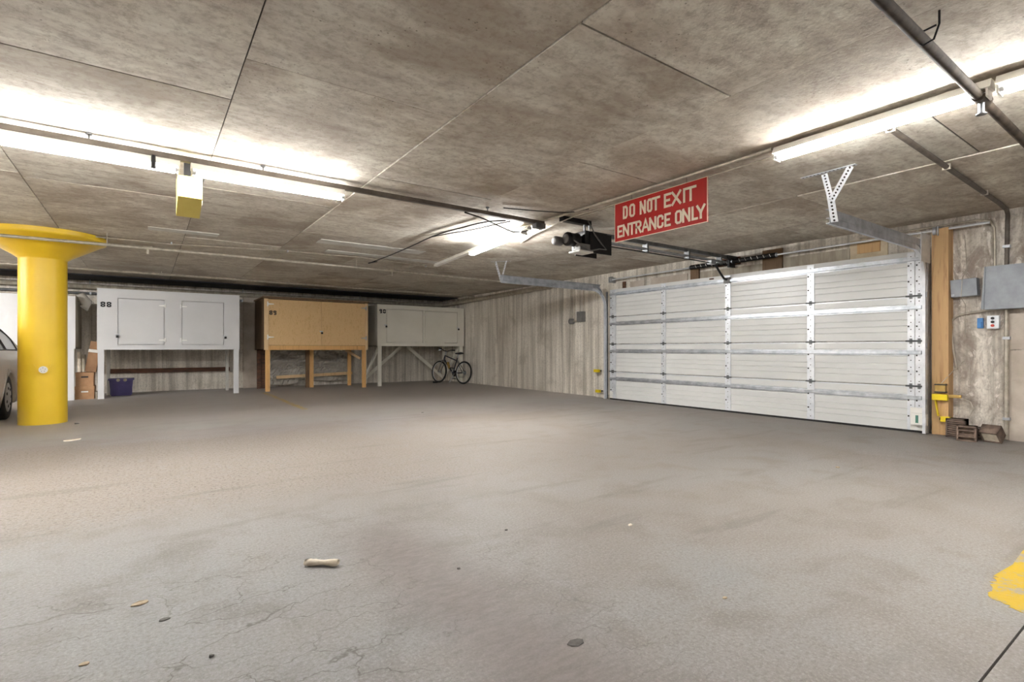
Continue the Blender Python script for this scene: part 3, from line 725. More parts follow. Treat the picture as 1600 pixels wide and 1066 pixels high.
def pipe(name, label, cat, path, r, mat, n=12):
    c = path[0]; t = thing(name, c, label, cat); B().tube(path, r, n).build('pipe_run', mat, t); return t
# sprinkler pipe top right
t = pipe('sprinkler_pipe', 'dark sprinkler pipe crossing the top right corner', 'pipe', [(-.5,.84,2.435),(XW,.91,2.435)], .025, 'blackpipe')
B().cyl((3.84,.872,2.435), (3.98,.874,2.435), .036, 14).build('tee_fitting', 'blackpipe', t)
B().cyl((3.90,.873,2.435), (3.90,.873,2.34), .016, 10).build('sprinkler_head', 'dgalv', t)
B().cyl((3.90,.873,2.343), (3.90,.873,2.338), .026, 12).build('deflector', 'dgalv', t)
for x in (.6, 2.93, 5.6): B().tube([(x,.80,H),(x,.80,2.47),(x,.82,2.41),(x,.86,2.40),(x,.89,2.43),(x,.86,2.465),(x,.81,2.47)], .005, 6).build('hanger', 'blackm', t)
# ceiling conduit on the right, running down the wall
t = pipe('ceiling_conduit', 'dark conduit on the ceiling bending down the right wall', 'conduit',
     [(4.08,1.40,2.503),(7.2,1.47,2.503),(7.58,1.49,2.50),(7.655,1.495,2.46),(7.665,1.50,2.36),(7.665,1.505,1.905)], .020, 'strut')
for z in (2.1,): B().bev(7.64, XW, 1.475, 1.535, z, z+.03, .003).build('pipe_strap', 'galv', t)
for x in (4.15, 5.4, 6.6): B().bev(x, x+.018, 1.372+(x-4.1)*.022, 1.428+(x-4.1)*.022, 2.481, H, .003).build('pipe_strap', 'emt', t)
t = pipe('wall_conduit', 'straight grey conduit from the large grey box down to the floor', 'conduit', [(7.66,1.505,1.425),(7.66,1.505,.01)], .020, 'emt')
for z in (1.1, .22): B().bev(7.635, XW, 1.475, 1.535, z, z+.03, .003).build('pipe_strap', 'galv', t)
# white conduits along the right light row
pipe('ceiling_conduit', 'pale straight conduit passing just above the red sign', 'conduit', [(3.85,2.06,2.505),(3.85,3.6,2.505),(3.83,4.6,2.505),(3.80,5.15,2.50)], .0135, 'emt', 10)
pipe('ceiling_conduit', 'thin pale cable passing behind the red sign', 'cable', [(3.92,2.06,2.468),(3.915,3.2,2.468),(3.90,4.3,2.478),(3.95,4.7,2.47),(4.15,5.4,2.50),(4.4,6.0,2.52)], .007, 'emt', 8)
# sprinkler pipe at the left, with heads
t = pipe('sprinkler_pipe', 'slim pale sprinkler pipe crossing in front of the yellow capital', 'pipe', [(-7.0,8.70,2.36),(-1.1,8.70,2.375),(1.0,8.72,2.385),(4.0,8.85,2.40),(7.6,9.15,2.42)], .021, 'emt')
for x in (.02, 3.6):
    B().cyl((x,8.70+x*.035,2.385), (x,8.70+x*.035,2.30), .016, 10).build('sprinkler_head', 'emt', t)
    B().cyl((x-.05,8.70+x*.035,2.382+x*.005), (x+.05,8.70+x*.035,2.382+x*.005), .029, 12).build('tee_fitting', 'emt', t)
for x in (-.42, 2.95): B().cyl((x,8.70+max(x,0)*.035,2.39), (x,8.70+max(x,0)*.035,H), .007, 8).build('hanger', 'emt', t)
t = pipe('ceiling_cable', 'thin white cable sagging along the ceiling above the slim pipe', 'cable',
     [(-5,9.0,2.515),(-1.5,9.0,2.515),(-.35,8.98,2.515),(.3,8.9,2.50),(.9,8.75,2.505),(1.8,8.6,2.52),(2.4,8.45,2.50),(2.9,8.45,2.515),(4.2,8.7,2.515),(5.2,9.0,2.52)], .008, 'emt', 8)
for x, y in ((-1.5,9.0),(.3,8.9),(1.8,8.6),(4.2,8.7)): B().bev(x-.01, x+.01, y-.02, y+.02, 2.50, H, .002).build('clip', 'galv', t)
t = pipe('ceiling_conduit', 'grey conduit on the ceiling above the storage lockers', 'conduit', [(-7,12.3,2.47),(1.0,12.35,2.47),(7.55,12.55,2.47)], .022, 'emt')
for x in (-3.0, .25, 2.6, 5.4): B().cyl((x,12.33,2.47), (x,12.33,H), .008, 8).build('hanger', 'emt', t)
# pale pipe hugging the top of the back wall and turning along the right wall
t = pipe('wall_pipe', 'thick pale pipe along the top of the back wall above the lockers', 'pipe', [(-8.5,14.62,2.36),(7.25,14.62,2.36),(7.45,14.56,2.36),(7.58,14.35,2.36),(7.60,13.5,2.37),(7.60,9.2,2.44)], .055, 'locks', 14)
for x in (-4, -1, 2, 5): B().cyl((x,14.62,2.36), (x,14.62,H), .01, 8).build('hanger', 'galv', t)
t = pipe('wall_pipe', 'thin grey pipe below the thick pipe on the back wall', 'pipe', [(-8.5,14.72,2.22),(7.5,14.72,2.22)], .028, 'dgalv', 12)
for x in (-4, -1, 2, 5): B().bev(x-.015, x+.015, 14.69, YW, 2.19, 2.25, .003).build('pipe_strap', 'galv', t)
# loose black cables near the middle light
for lb, pth, r in (('slack black cable looping from the channel to the middle light', [(2.75,4.76,2.44),(3.0,4.80,2.42),(3.25,4.85,2.38),(3.5,4.92,2.36),(3.70,4.98,2.40),(3.80,5.06,2.44)], .008),
                   ('black cable hanging from the ceiling left of the middle light', [(3.30,4.80,2.44),(3.28,5.2,2.50),(3.2,5.7,2.508),(3.15,6.3,2.510),(3.2,7.2,2.510),(3.22,8.0,2.508),(3.2,8.5,2.50),(3.12,8.62,2.46),(3.06,8.5,2.44),(3.16,8.42,2.46),(3.22,8.55,2.48)], .008),
                   ('second black cable hanging left of the middle light', [(3.36,4.80,2.44),(3.40,5.15,2.48),(3.38,5.6,2.505),(3.25,6.1,2.518),(3.17,6.4,2.519)], .007),
                   ('thin dark wire on the ceiling above the garage door opener', [(3.15,4.62,2.519),(3.5,4.5,2.515),(3.8,4.3,2.50),(3.86,4.05,2.495)], .006)):
    sm = []
    for i in range(len(pth)-1):
        for k in range(4):
            p = [Vector(pth[max(i-1,0)]), Vector(pth[i]), Vector(pth[i+1]), Vector(pth[min(i+2,len(pth)-1)])]; u = k/4
            sm.append(.5*((2*p[1])+(p[2]-p[0])*u+(2*p[0]-5*p[1]+4*p[2]-p[3])*u*u+(3*p[1]-p[0]-3*p[2]+p[3])*u**3))
    sm.append(Vector(pth[-1])); tag(B().tube(sm, r, 8).build('loose_cable', 'blackm', None, pth[0]), lb, 'cable')

# ================================================================== RIGHT WALL
tag(B().bev(7.53, XW, 1.972, 2.128, 0, 2.40, .003).build('door_jamb_post', 'jamb', None, (7.66,2.1,0)), 'tall orange-brown timber post beside the right door track', 'post')
t = thing('electrical_box', (XW,1.89,1.58), 'small tilted grey metal box beside the timber post', 'electrical box')
m = Matrix.Translation((0,1.89,1.69)) @ Matrix.Rotation(math.radians(-2.5),4,'X') @ Matrix.Translation((0,-1.89,-1.69))
B().bev(7.58, XW-.001, 1.735, 1.968, 1.592, 1.79, .006, m).build('cover', 'boxgrey', t)
B().bev(7.575, 7.585, 1.93, 1.962, 1.60, 1.625, .003).build('latch', 'galv', t)
t = thing('electrical_box', (XW,1.45,1.42), 'large scuffed grey metal box at the right edge', 'electrical box')
m = Matrix.Translation((0,1.4,1.65)) @ Matrix.Rotation(math.radians(1.0),4,'X') @ Matrix.Translation((0,-1.4,-1.65))
B().prism([(1.665,1.43),(1.655,1.90),(1.0,1.90),(1.0,1.43)], 7.52, XW-.02, 'x').build('cover', 'boxgrey', t)
B().prism([(1.685,1.435),(1.655,1.895),(1.648,1.90),(1.66,1.43)], 7.505, 7.53, 'x').build('lip', 'boxgrey', t)
t = thing('button_station', (XW-.02,1.61,1.22), 'grey three-button control station with a red stop button', 'control')
B().bev(7.63, XW-.001, 1.562, 1.662, 1.222, 1.365, .005).build('case', 'galvw', t)
for z, m in ((1.335,'black'), (1.295,'black'), (1.255,'redbtn')):
    B().cyl((7.632,1.612,z), (7.612,1.612,z), .015, 14).build('button', m, t)
t = thing('wall_switch', (XW,1.73,1.22), 'bright blue plastic holder beside the button station', 'holder')
B().bev(7.66, XW-.001, 1.70, 1.752, 1.23, 1.345, .008).build('body', 'blue', t); B().bev(7.645, 7.665, 1.71, 1.742, 1.24, 1.30, .004).build('pocket', 'blue', t)
t = pipe('wall_conduit', 'bent pale conduit curving left below the grey boxes', 'conduit',
     [(7.67,1.52,1.44),(7.67,1.66,1.425),(7.67,1.80,1.41),(7.67,1.92,1.385),(7.67,1.975,1.33),(7.67,1.985,1.25),(7.67,1.97,1.05),(7.67,1.945,.85),(7.67,1.93,.75)], .013, 'emt', 10)
t = pipe('wall_conduit', 'dark conduit hooking over the top of the large grey box', 'conduit', [(7.60,2.9,2.44),(7.64,2.2,2.445),(7.65,1.75,2.45),(7.66,1.64,2.42),(7.665,1.605,2.34),(7.665,1.60,1.91)], .013, 'emt', 10)
tag(B().tube([(7.66,1.86,2.3),(7.63,1.83,1.9),(7.572,1.86,1.80),(7.572,1.87,1.585),(7.65,1.85,1.5),(7.68,1.86,1.1)], .0035, 6).build('loose_wire', 'emt', None, (7.66,1.86,2.3)), 'thin white wire hanging over the small grey box', 'wire')
tag(B().tube([(7.50,2.03,.60),(7.56,1.94,.74),(7.64,1.86,.86)], .004, 6).build('loose_wire', 'emt', None, (7.6,2.04,.62)), 'short white wire rising from the right yellow sensor bracket', 'wire')
tag(B().tube([(7.58,2.0,.19),(7.60,1.90,.20),(7.6,1.80,.24),(7.61,1.77,.32),(7.62,1.80,.40),(7.62,1.86,.43)], .005, 6).build('loose_wire', 'emt', None, (7.6,1.9,.2)), 'curled white wire above the broken bricks', 'wire')
# photo-eye sensors
def sensor(label, y, z, wide=.10, dx=0):
    t = thing('photo_sensor', (7.6, y, z), label, 'sensor')
    B().bev(7.54+dx, 7.60+dx, y-wide/2, y+wide/2, z-.03, z+.03, .006).build('housing', 'safety', t)
    B().box(7.60+dx, XW+dx-.1*(dx != 0), y-.012, y+.012, z-.01, z+.01).build('bracket', 'blackm', t)
    B().cyl((7.57+dx,y+wide/2,z), (7.57+dx,y+wide/2+.012,z), .018, 12).build('eye', 'black', t)
t = thing('photo_sensor', (7.6,2.08,.43), 'large yellow sensor bracket with a green coil on the right post', 'sensor')
B().bev(7.46, 7.529, 1.965, 2.11, .405, .475, .005).build('housing', 'safety', t)
B().bev(7.465, 7.529, 1.985, 2.08, .49, .60, .006).build('coil', 'brass', t)
for z in (.492, .578): B().bev(7.46, 7.529, 1.98, 2.085, z, z+.015, .003).build('clamp', 'black', t)
B().bev(7.49, 7.52, 1.85, 1.966, .44, .475, .003).build('arm', 'brass', t)
B().bar((7.52,2.09,.42), (7.52,2.06,.22), .012, .05, (1,0,0)).build('stay', 'safety', t)
sensor('small yellow photo sensor low on the right timber post', 1.99, .19, .085, -.07)
sensor('yellow photo sensor on the wall left of the garage door, upper', 7.70, .545, .13)
sensor('yellow photo sensor on the wall left of the garage door, near the floor', 7.66, .13, .11)
# broken cored bricks on the floor
def cored(label, y0, y1, x0, x1, h, rot, slats, mat):
    t = thing('cored_brick', ((x0+x1)/2, (y0+y1)/2, 0), label, 'brick')
    c = Vector(((x0+x1)/2, (y0+y1)/2, 0)); m = Matrix.Translation(c) @ Matrix.Rotation(rot[0],4,'Z') @ Matrix.Rotation(rot[1],4,'Y') @ Matrix.Translation(-c)
    b = B(); fr = .016
    b.box(x0, x1, y0, y0+fr, 0, h, m); b.box(x0, x1, y1-fr, y1, 0, h, m); b.box(x0, x1, y0, y1, 0, fr, m); b.box(x0, x1, y0, y1, h-fr, h, m); b.box(x0+.05, x1, y0, y1, 0, h, m)
    zmin = min(v.z for v in b.v); b.v = [v-Vector((0,0,zmin)) for v in b.v]; b.build('shell', mat, t)
    for i in range(slats):
        zz = fr+(h-2*fr)*(i+.5)/slats; bb = B().box(x0+.004, x0+.04, y0+.01, y1-.01, zz-.006, zz+.006, m); bb.v = [v-Vector((0,0,zmin)) for v in bb.v]; bb.build('web', 'paper' if slats == 6 else 'brickl', t)
cored('tall dark cored brick against the wall behind the others', 1.80, 1.97, 7.42, 7.56, .21, (0,0), 8, 'brick')
cored('light brown cored brick at the front of the broken pile', 1.665, 1.83, 7.22, 7.34, .165, (.12,0), 2, 'brickl')
cored('tilted grille-like brick at the right of the broken pile', 1.47, 1.63, 7.34, 7.46, .15, (-.15,-.75), 6, 'brickl')
cored('dark brick wedged between the brown brick and the grille brick', 1.645, 1.725, 7.47, 7.58, .13, (.2,0), 3, 'brick')
# switch on the left part of the right wall
t = thing('wall_switch', (XW,8.3,1.55), 'grey switch box with two conduits on the concrete wall', 'switch')
B().bev(7.62, XW-.001, 8.17, 8.37, 1.58, 1.80, .008).build('box', 'grey', t)
B().lathe((7.60,8.56,1.60), [(.01,0),(.06,.005),(.06,.09),(.06,.099)], 20, 'x').build('round_box', 'grey', t)
B().box(7.64, XW-.002, 8.36, 8.56, 1.585, 1.615).build('nipple', 'emt', t)
for y, z in ((8.62,1.62), (8.50,1.62), (8.33,1.80), (8.21,1.80)): B().cyl((7.68,y,z), (7.68,y,H-.12), .013, 8).build('conduit', 'emt', t)
tag(B().bev(7.60, XW, 7.36, 7.75, 0, .06, .01).build('kerb_block', 'wall', None, (7.65,7.5,0)), 'low concrete lump at the foot of the left door track', 'block')

# ================================================================== UNDER THE LOCKERS
tag(B().bev(-.72, 1.72, 14.70, YW-.001, .44, .54, .006).build('wall_board', 'rust', None, (.5,14.75,.44)), 'rusty brown board fixed to the back wall under locker 88', 'board')
# crumpled plastic sheet
n, m_ = 60, 26; vs = []; fs = []
for j in range(m_):
    for i in range(n):
        u, v = i/(n-1), j/(m_-1)
        x = 2.42+2.3*u; z = .10+.88*v; dy = .05*math.sin(9*u+4*math.sin(5*v))+.035*math.sin(23*u*v+7*v)+random.uniform(-.016,.016)+.05*(1-v)
        z += (-.06 if j == 0 else 0)*abs(math.sin(7*u))+.10*math.sin(math.pi*u)*(1-v)*(1 if u > .4 else .2)
        vs.append((x, 14.64-dy, z))
for j in range(m_-1):
    for i in range(n-1): fs.append((j*n+i, j*n+i+1, (j+1)*n+i+1, (j+1)*n+i))
b = B(); b.add(vs, fs, False)
o = b.build('plastic_sheet', 'film', None, (3.5,14.6,.1)); sol = o.modifiers.new('thick', 'SOLIDIFY'); sol.thickness = .002
tag(o, 'crumpled clear plastic sheet on the wall under the plywood locker', 'plastic sheet')
def carton(label, x0, x1, y0, y1, z0, z1, mat, slot=None, mtx=None, tape=None, lidh=.07):
    t = thing('cardboard_box', ((x0+x1)/2, (y0+y1)/2, z0), label, 'box')
    b = B(); b.bev(x0+.004, x1-.004, y0+.004, y1-.004, z0, z1-.001, .004, mtx); bd = b.build('body', mat, t)
    if lidh:
        l = B(); l.bev(x0, x1, y0, y1, z1-lidh, z1, .004, mtx); l.build('lid', mat, t)
    if slot:
        xm = (x0+x1)/2; B().bev(xm-.055, xm+.055, y0-.004, y0+.01, slot[0]-.014, slot[0]+.014, .003, mtx).build('hand_hole', slot[1], bd)
    if tape: B().box(x0-.001, x1+.001, y0-.001, y1+.001, tape[0], tape[1], mtx).build('tape', 'white', bd)
    return t
carton('lower cardboard file box beside the white locker leg', -1.14, -.835, 13.22, 13.6, 0, .258, 'cardboard', (.15,'white'))
carton('upper cardboard file box with a dark hand hole', -1.13, -.845, 13.22, 13.6, .259, .53, 'cardboard', (.44,'black'))
mt = Matrix.Translation((-.92,13.4,.53)) @ Matrix.Rotation(math.radians(9),4,'Y') @ Matrix.Translation((.92,-13.4,-.53))
t = carton('tall taped cardboard carton leaning on the stacked file boxes', -1.0, -.815, 13.26, 13.46, .545, 1.15, 'cardboard2', None, mt, (.93,.99), 0)
tag(B().bev(-.832, -.795, 13.25, 13.5, 0, .14, .008).build('paper_packet', 'paper', None, (-.83,13.4,0)), 'small cream packet between the file boxes and the locker leg', 'packet')
t = thing('paper_bag', (-1.06,13.75,.0), 'pale rolled sheets standing behind the file boxes', 'paper roll')
for dx, hh, mm in ((-.02,.93,'paper'), (.05,.88,'locks'), (.11,.62,'cardboard2')): B().cyl((-1.07+dx,13.72,0), (-1.09+dx,13.74,hh), .035, 12).build('roll', mm, t)
tag(B().tube([(-1.15,13.55,2.0),(-1.05,13.5,2.04),(-.98,13.45,1.93),(-1.0,13.42,1.80),(-1.06,13.4,1.86)], [.07,.09,.10,.06,.02], 9).build('plastic_bag', 'film', None, (-1.05,13.45,1.8)), 'clear crumpled plastic hanging off the corner of the plain white locker', 'plastic bag')
# purple tote
t = thing('storage_tote', (-.43,13.9,0), 'purple plastic storage tote on the floor under locker 88', 'tote')
def taper(x0, x1, y0, y1, z0, z1, k):
    b = B(); vs = [(x0+k,y0+k,z0),(x1-k,y0+k,z0),(x1-k,y1-k,z0),(x0+k,y1-k,z0),(x0,y0,z1),(x1,y0,z1),(x1,y1,z1),(x0,y1,z1)]
    return b.add(vs, [(3,2,1,0),(4,5,6,7),(0,1,5,4),(1,2,6,5),(2,3,7,6),(3,0,4,7)])
taper(-.63,-.225,13.75,14.05,0,.335,.03).build('body', 'purple', t)
B().bev(-.65, -.205, 13.73, 14.07, .33, .365, .008).build('lid', 'purple', t)
for x in (-.48, -.36): B().cyl((x,13.735,.335), (x,13.715,.335), .032, 14).build('latch', 'locks', t)
for x in (-.60, -.25): B().box(x-.012, x+.012, 13.745, 13.775, .03, .32).build('rib', 'purple', t)

# ================================================================== BICYCLE
bk = thing('bicycle', (7.2,13.25,0), 'dark mountain bicycle leaning in the corner under locker 90', 'bicycle')
fd = Vector((-.24,.97,0)).normalized(); lt = Vector((-fd.y, fd.x, 0)); orig = Vector((7.31,12.76,0))   # rear contact point
lean = Matrix.Rotation(math.radians(6), 4, 'X')
BM = Matrix.Translation(orig) @ Matrix(((fd.x,lt.x,0,0),(fd.y,lt.y,0,0),(0,0,1,0),(0,0,0,1))) @ lean
WR, WB = .325, 1.04
def bp(b, name, mat, parent=bk): return b.xf(BM).build(name, mat, parent)
for x, nm in ((0,'rear_wheel'), (WB,'front_wheel')):
    wh = bp(B().torus((x,0,WR), WR-.025, .025, 'y', 40, 10), nm, 'rubber')
    r_ = B().lathe((x,-.011,WR), [(WR-.052,0),(WR-.040,.0),(WR-.040,.022),(WR-.052,.022),(WR-.052,0)], 40, 'y', caps=False); bp(r_, 'rim', 'galvw', wh)
    sp = B()
    for k in range(18):
        a = 2*math.pi*k/18; sp.cyl((x+.02*math.cos(a+.4),.018*(-1)**k,WR+.02*math.sin(a+.4)), (x+(WR-.05)*math.cos(a),0,WR+(WR-.05)*math.sin(a)), .0016, 4, caps=False)
    bp(sp, 'spokes', 'galv', wh); bp(B().cyl((x,-.05,WR), (x,.05,WR), .02, 12), 'hub', 'galv', wh)
bb, st, hd, hb = (.44,0,.29), (.30,0,.74), (.84,0,.80), (.87,0,.69)
fr = B()
for p, q, r in ((bb,st,.017), (bb,hb,.021), ((.33,0,.66),hd,.018), ((.85,0,.74),hd,.022), (hb,hd,.022)): fr.cyl(p, q, r, 10)
for s in (-1, 1):
    fr.cyl((bb[0],s*.03,bb[2]), (0,s*.06,WR), .010, 8); fr.cyl((.315,s*.018,.68), (0,s*.06,WR), .009, 8)
frame = bp(fr, 'frame', 'bike')
fk = B()
for s in (-1, 1): fk.tube([(.88,s*.02,.67),(.89,s*.055,.64),(.96,s*.055,.48),(WB,s*.055,WR)], .014, 8)
fk.bev(.85, .92, -.065, .065, .62, .67, .01); bp(fk, 'fork', 'grey')
bp(B().cyl(hd, (.80,0,.92), .015, 10), 'stem', 'galv')
hbr = bp(B().tube([(.77,-.30,.985),(.80,-.18,.975),(.83,-.06,.935),(.83,.06,.935),(.80,.18,.975),(.77,.30,.985)], .012, 8), 'handlebar', 'blackm')
for s in (-1, 1): bp(B().cyl((.77,s*.31,.985), (.785,s*.20,.98), .018, 10), 'grip', 'black', hbr)
for s in (-1, 1): bp(B().bar((.80,s*.19,.96), (.86,s*.26,.93), .012, .012), 'brake_lever', 'galv', hbr)
bp(B().cyl(st, (.275,0,.84), .013, 10), 'seat_post', 'galv')
sd = B(); prf = [(-.14,.085,.02),(-.11,.085,.03),(-.04,.06,.03),(.04,.025,.025),(.12,.02,.02),(.145,.01,.01)]; vs = []
for x, hw, hh in prf:
    for k in range(10):
        a = 2*math.pi*k/10; vs.append((.27+x, hw*math.cos(a), .865+hh*math.sin(a)+(x < -.08)*.012))
sd.add(vs, [(i*10+k, i*10+(k+1) % 10, (i+1)*10+(k+1) % 10, (i+1)*10+k) for i in range(5) for k in range(10)]+[list(range(10))[::-1], list(range(50,60))], True)
bp(sd, 'saddle', 'black')
ck = bp(B().lathe((.44,-.058,.29), [(.03,0),(.088,0),(.092,.002),(.088,.004),(.03,.004)], 24, 'y'), 'chainring', 'blackm')
for s, a in ((-1,-60), (1,120)):
    e = (.44+.17*math.cos(math.radians(a)), s*.075, .29+.17*math.sin(math.radians(a)))
    bp(B().bar((.44,s*.07,.29), e, .014, .02, (0,1,0)), 'crank', 'galv', ck); bp(B().bev(e[0]-.045, e[0]+.045, s*.13-.045, s*.13+.045, e[2]-.012, e[2]+.012, .004), 'pedal', 'black', ck)
bp(B().tube([(.44,-.056,.375),(.02,-.05,WR+.05),(-.045,-.05,WR),(.0,-.05,WR-.055),(.05,-.05,WR-.14),(.44,-.056,.205)], .005, 6), 'chain', 'dgalv')
bp(B().lathe((0,-.052,WR), [(.02,0),(.055,.0),(.06,.01),(.05,.02),(.02,.02)], 20, 'y'), 'cassette', 'dgalv')
bp(B().cyl((.60,.0,.42), (.70,.0,.60), .036, 12), 'bottle', 'brass')
bp(B().cyl((.36,.03,.28), (.40,.16,.01), .009, 8), 'kickstand', 'galv')
tag(B().bev(6.84,6.96,13.62,13.70,0,.045,.008).build('wheel_chock', 'black', None, (7.0,13.65,0)), 'small black wedge at the front wheel of the bicycle', 'chock')

# ================================================================== CAR
car = thing('sedan_car', (-2.43,8.9,0), 'champagne sedan parked behind the yellow column, cut by the left edge', 'car')
XC, HW = -2.43, .87                         # centre line and half width
YR, YN = 11.50, 6.65                        # rear and nose
def zbelt(y): return .98 if y > 8 else .98-(8-y)*.06
def ztop(y):                                # body shoulder line (bonnet / boot lid)
    if y > 11.1: return .97-.10*((y-11.1)/.40)**2
    if y > 8.0: return .99
    return .99-.17*((8.0-y)/1.45)**1.4
def halfw(y):
    k = max(0, (y-10.7)/.82, (7.4-y)/.75); return HW*(1-.13*k*k)
secs = 41; cols = []; vs = []; fs = []
wheels = (10.08, 7.48)
for i in range(secs):
    y = YN+(YR-YN)*i/(secs-1); hw = halfw(y); zt2 = ztop(y); zb2 = .20
    for yw in wheels:
        d = abs(y-yw)
        if d < .36: zb2 = max(zb2, .315+math.sqrt(.36**2-d*d)*.97)
    e = min(1, (YR-y)/.12, (y-YN)/.12); e = max(e, .0); pull = (1-e)**2*.06
    ring = [(0, zb2 if zb2 < .25 else .25), (hw*.90, zb2 if zb2 < .25 else .25), (hw*.95, zb2), (hw*.985, max(zb2, .35)), (hw, max(zb2, .56)), (hw*.985, max(zb2, .74)), (hw*.95, zt2-.03), (hw*.90, zt2), (0, zt2+.015)]
    cols.append(len(ring)); 
    for sx in (1,):
        for px, pz in ring: vs.append((XC+px*(1-pull), y, pz+ (pull if pz < .4 else -pull)))
    for px, pz in ring: vs.append((XC-px*(1-pull), y, pz+(pull if pz < .4 else -pull)))
n = 9
for i in range(secs-1):
    for sd_ in (0, 1):
        o0 = i*2*n+sd_*n; o1 = (i+1)*2*n+sd_*n
        for k in range(n-1): fs.append((o0+k, o0+k+1, o1+k+1, o1+k))
for i in (0, secs-1):
    o0 = i*2*n
    fs.append([o0+k for k in range(n)]+[o0+n+k for k in range(n-1, -1, -1)])
b = B(); b.add(vs, fs, True); body = b.build('body', 'carbody', car)
# greenhouse: roof arc as polyline in (y, z) with half width shrinking upward
arcp = [(7.9,.98),(8.25,1.18),(8.65,1.34),(9.1,1.40),(9.7,1.415),(10.2,1.405),(10.5,1.37),(10.8,1.275),(11.08,1.13),(11.30,.985)]
def gw(z): return .80-(z-.98)*.46
b = B(); vs = []; fs = []; L = len(arcp)
for y, z in arcp: vs += [(XC-gw(z), y, z), (XC, y, z+.02), (XC+gw(z), y, z)]
for i in range(L-1):
    for k in (0, 1): fs.append((i*3+k, i*3+k+1, i*3+4+k, i*3+3+k))
b.add(vs, fs, True); roof = b.build('roof', 'carbody', car)
def roofz(y):
    for (a, za), (c, zc) in zip(arcp, arcp[1:]):
        if a <= y <= c: return za+(zc-za)*(y-a)/(c-a)
    return .98
for s in (-1, 1):
    # side glass between pillars, plus black seals
    for y0, y1, nm in ((8.25,9.15,'front_window'), (9.25,10.12,'rear_window'), (10.20,10.95,'quarter_window')):
        k = 8; vs = []; fs = []
        for i in range(k+1):
            y = y0+(y1-y0)*i/k; zt3 = max(roofz(y)-.055, .99)
            vs += [(XC+s*(gw(.99)+.004), y, .985), (XC+s*(gw(zt3)+.004), y, zt3)]
        for i in range(k): fs.append((2*i, 2*i+1, 2*i+3, 2*i+2))
        wdw = B().add(vs, fs); wo = wdw.build(nm, 'glass', car)
        edge = [vs[0]]+[vs[2*i+1] for i in range(k+1)]+[vs[2*k]]
        B().tube(edge, .012, 6).build('seal', 'black', wo)
    side = [(XC+s*gw(z), y, z) for y, z in arcp]; k = len(side); low = [(XC+s*gw(.98), y, .96) for y, z in arcp]
    B().add(side+low, [(i, i+1, k+i+1, k+i) for i in range(k-1)]).build('pillar_panel', 'carbody', car)
    B().bev(XC+s*.80-.012, XC+s*.80+.012, 8.1, 11.0, .972, .992, .004).build('belt_strip', 'black', car)
    tlp = B().bev(XC+s*.70-.13, XC+s*.70+.115, 11.20, 11.47, .80, .94, .03).build('tail_light', 'lens', car)
    B().bev(XC+s*.84-.01, XC+s*.84+.06, 8.22, 8.36, .98, 1.09, .02).build('mirror', 'carbody', car)
    B().box(XC+s*.862-.006, XC+s*.862+.012, 7.9, 9.68, .52, .57).build('side_moulding', 'carbody', car)
rw_ = B(); q = [(10.52,1.365),(10.8,1.275),(11.08,1.13),(11.27,1.0)]; vs = []
for y, z in q: vs += [(XC-gw(z)+.06, y+.01, z+.012), (XC+gw(z)-.06, y+.01, z+.012)]
rw_.add(vs, [(2*i, 2*i+1, 2*i+3, 2*i+2) for i in range(3)], True); rw_.build('backlight', 'glass', car)
vs = []
for y, z in ((7.9,.99),(8.25,1.19),(8.62,1.335)): vs += [(XC-gw(z)+.06, y-.01, z+.012), (XC+gw(z)-.06, y-.01, z+.012)]
B().add(vs, [(0,1,3,2),(2,3,5,4)]).build('windscreen', 'glass', car)
B().bev(XC-.80, XC+.80, 11.36, 11.58, .36, .60, .05).build('rear_bumper', 'carbody', car)
B().bev(XC-.78, XC+.78, 6.54, 6.76, .30, .55, .05).build('front_bumper', 'carbody', car)
B().box(XC-.72, XC+.72, 7.0, 11.3, .17, .24).build('underbody', 'dark', car)
for s in (-1, 1):
    B().bev(XC+s*.62-.12, XC+s*.62+.12, 6.66, 6.76, .62, .74, .02).build('headlight', 'glass', car)
    for yw in wheels:
        xo = XC+s*.845
        ty = B().lathe((xo-.10*(1 if s > 0 else -1)*1.0-.0, yw, .315), [(.20,-.095),(.295,-.095),(.313,-.075),(.315,0),(.313,.075),(.295,.095),(.20,.095)], 36, 'x').build('tyre', 'rubber', car)
        xf = xo-.10*s+s*.095
        hb_ = B().lathe((xf-s*.012, yw, .315), [(.205,0),(.205,s*.012),(.17,s*.016),(.06,s*.026),(.02,s*.03)], 28, 'x').build('hubcap', 'hub', ty)
        for k in range(7):
            a = 2*math.pi*k/7; B().cyl((xf+s*.004, yw+.125*math.cos(a), .315+.125*math.sin(a)), (xf+s*.012, yw+.125*math.cos(a), .315+.125*math.sin(a)), .022, 8).build('slot', 'dark', hb_)

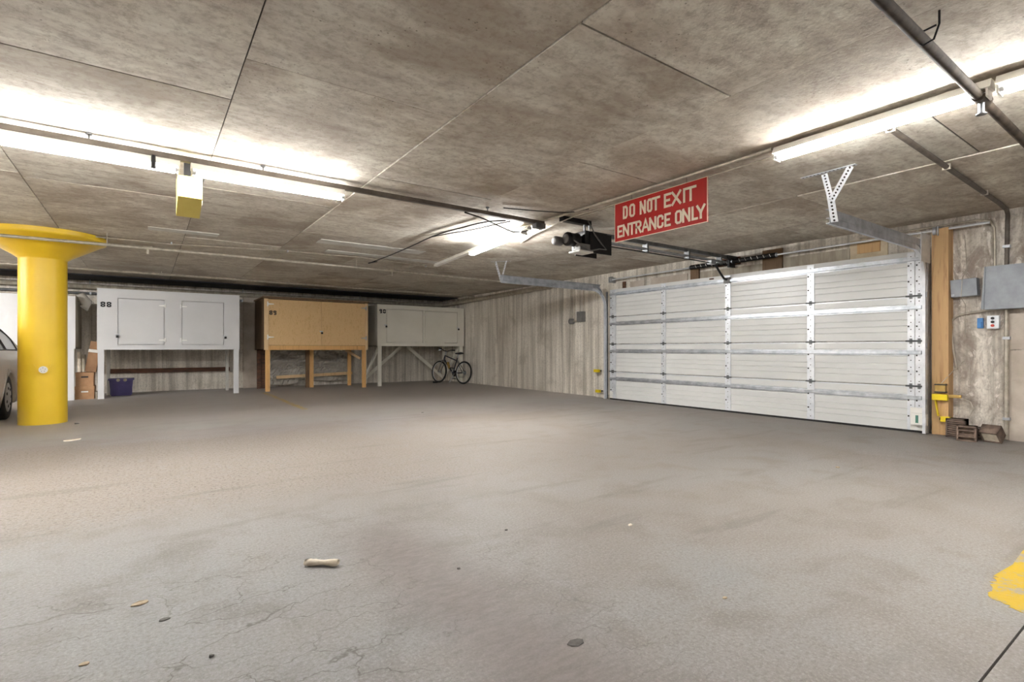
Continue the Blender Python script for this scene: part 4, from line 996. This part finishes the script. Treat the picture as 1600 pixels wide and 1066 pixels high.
# ================================================================== LITTER ON THE FLOOR
t = thing('paper_roll', (.655,2.45,0), 'torn rolled piece of cream bark-like paper on the floor', 'litter')
b = B(); p0, p1 = Vector((.60,2.505,.012)), Vector((.722,2.408,.014)); d = (p1-p0).normalized(); a = d.cross(Vector((0,0,1))); vs = []; fs = []; n, m_ = 8, 14
for i in range(n):
    tt = i/(n-1); c = p0+(p1-p0)*tt; r = .0125+.003*math.sin(9*tt); opn = 5.4 if tt > .3 else 3.0+8*tt
    for k in range(m_):
        th = -1.1+opn*k/(m_-1); rr = r*(1+.12*math.sin(3*k+5*tt)); vs.append(c+a*math.cos(th)*rr*1.35+Vector((0,0,math.sin(th)*rr+.002)))
for i in range(n-1):
    for k in range(m_-1): fs.append((i*m_+k, i*m_+k+1, (i+1)*m_+k+1, (i+1)*m_+k))
b.add(vs, fs, True); o = b.build('curl', 'paper', t); o.modifiers.new('thick', 'SOLIDIFY').thickness = .0012
def flake(label, x, y, r, mat, cat, h=.006, n=7, rz=0):
    b = B(); pts = []
    for k in range(n):
        a = 2*math.pi*k/n+rz; q = r*random.uniform(.55,1.1); pts.append((x+q*math.cos(a), y+q*.6*math.sin(a)))
    top = [(p[0], p[1], h*random.uniform(.4,1.2)) for p in pts]; m = len(pts)
    b.add([(p[0],p[1],0.0004) for p in pts]+top, [list(range(m))[::-1], list(range(m,2*m))]+[(i,(i+1) % m,m+(i+1) % m,m+i) for i in range(m)])
    return tag(b.build({'leaf': 'dry_leaf', 'chip': 'stone_chip', 'scrap': 'paper_scrap'}[cat], mat, None, (x,y,0)), label, cat)
flake('pale curled dry leaf left of the paper roll near the front', -.016, 2.50, .035, 'leaf', 'leaf')
flake('dark splinter near the front below the pale leaf', .055, 2.30, .022, 'stone', 'chip')
flake('small tan leaf crumb at the lower left', -.16, 2.12, .016, 'leaf', 'leaf')
flake('black pebble at the bottom left of the floor', .173, 1.935, .010, 'stone', 'chip', .008)
flake('white paper crumb at the bottom left edge', .03, 1.80, .010, 'paper', 'scrap')
flake('flat dark grey chip at the bottom centre', 1.193, 1.313, .035, 'stone', 'chip', .003)
flake('cream scrap on the open floor right of centre', 2.24, 2.01, .020, 'paper', 'scrap')
flake('small yellow leaf at the lower right', 1.893, 1.205, .014, 'leaf', 'leaf')
flake('cream paper strip on the floor beside the yellow column', -.645, 7.39, .09, 'paper', 'scrap', .01)
flake('dark chip at the foot of the yellow column', -.75, 8.95, .03, 'stone', 'chip', .015)
flake('dark chip on the open floor in front of the plywood locker', 3.53, 7.42, .025, 'stone', 'chip')
flake('pale leaf on the floor in front of the garage door', 4.75, 1.98, .025, 'leaf', 'leaf')
flake('dark speck on the floor left of the scrap', 1.62, 2.35, .010, 'stone', 'chip')
flake('small dark chip right of the paper roll', 1.16, 2.06, .010, 'stone', 'chip')
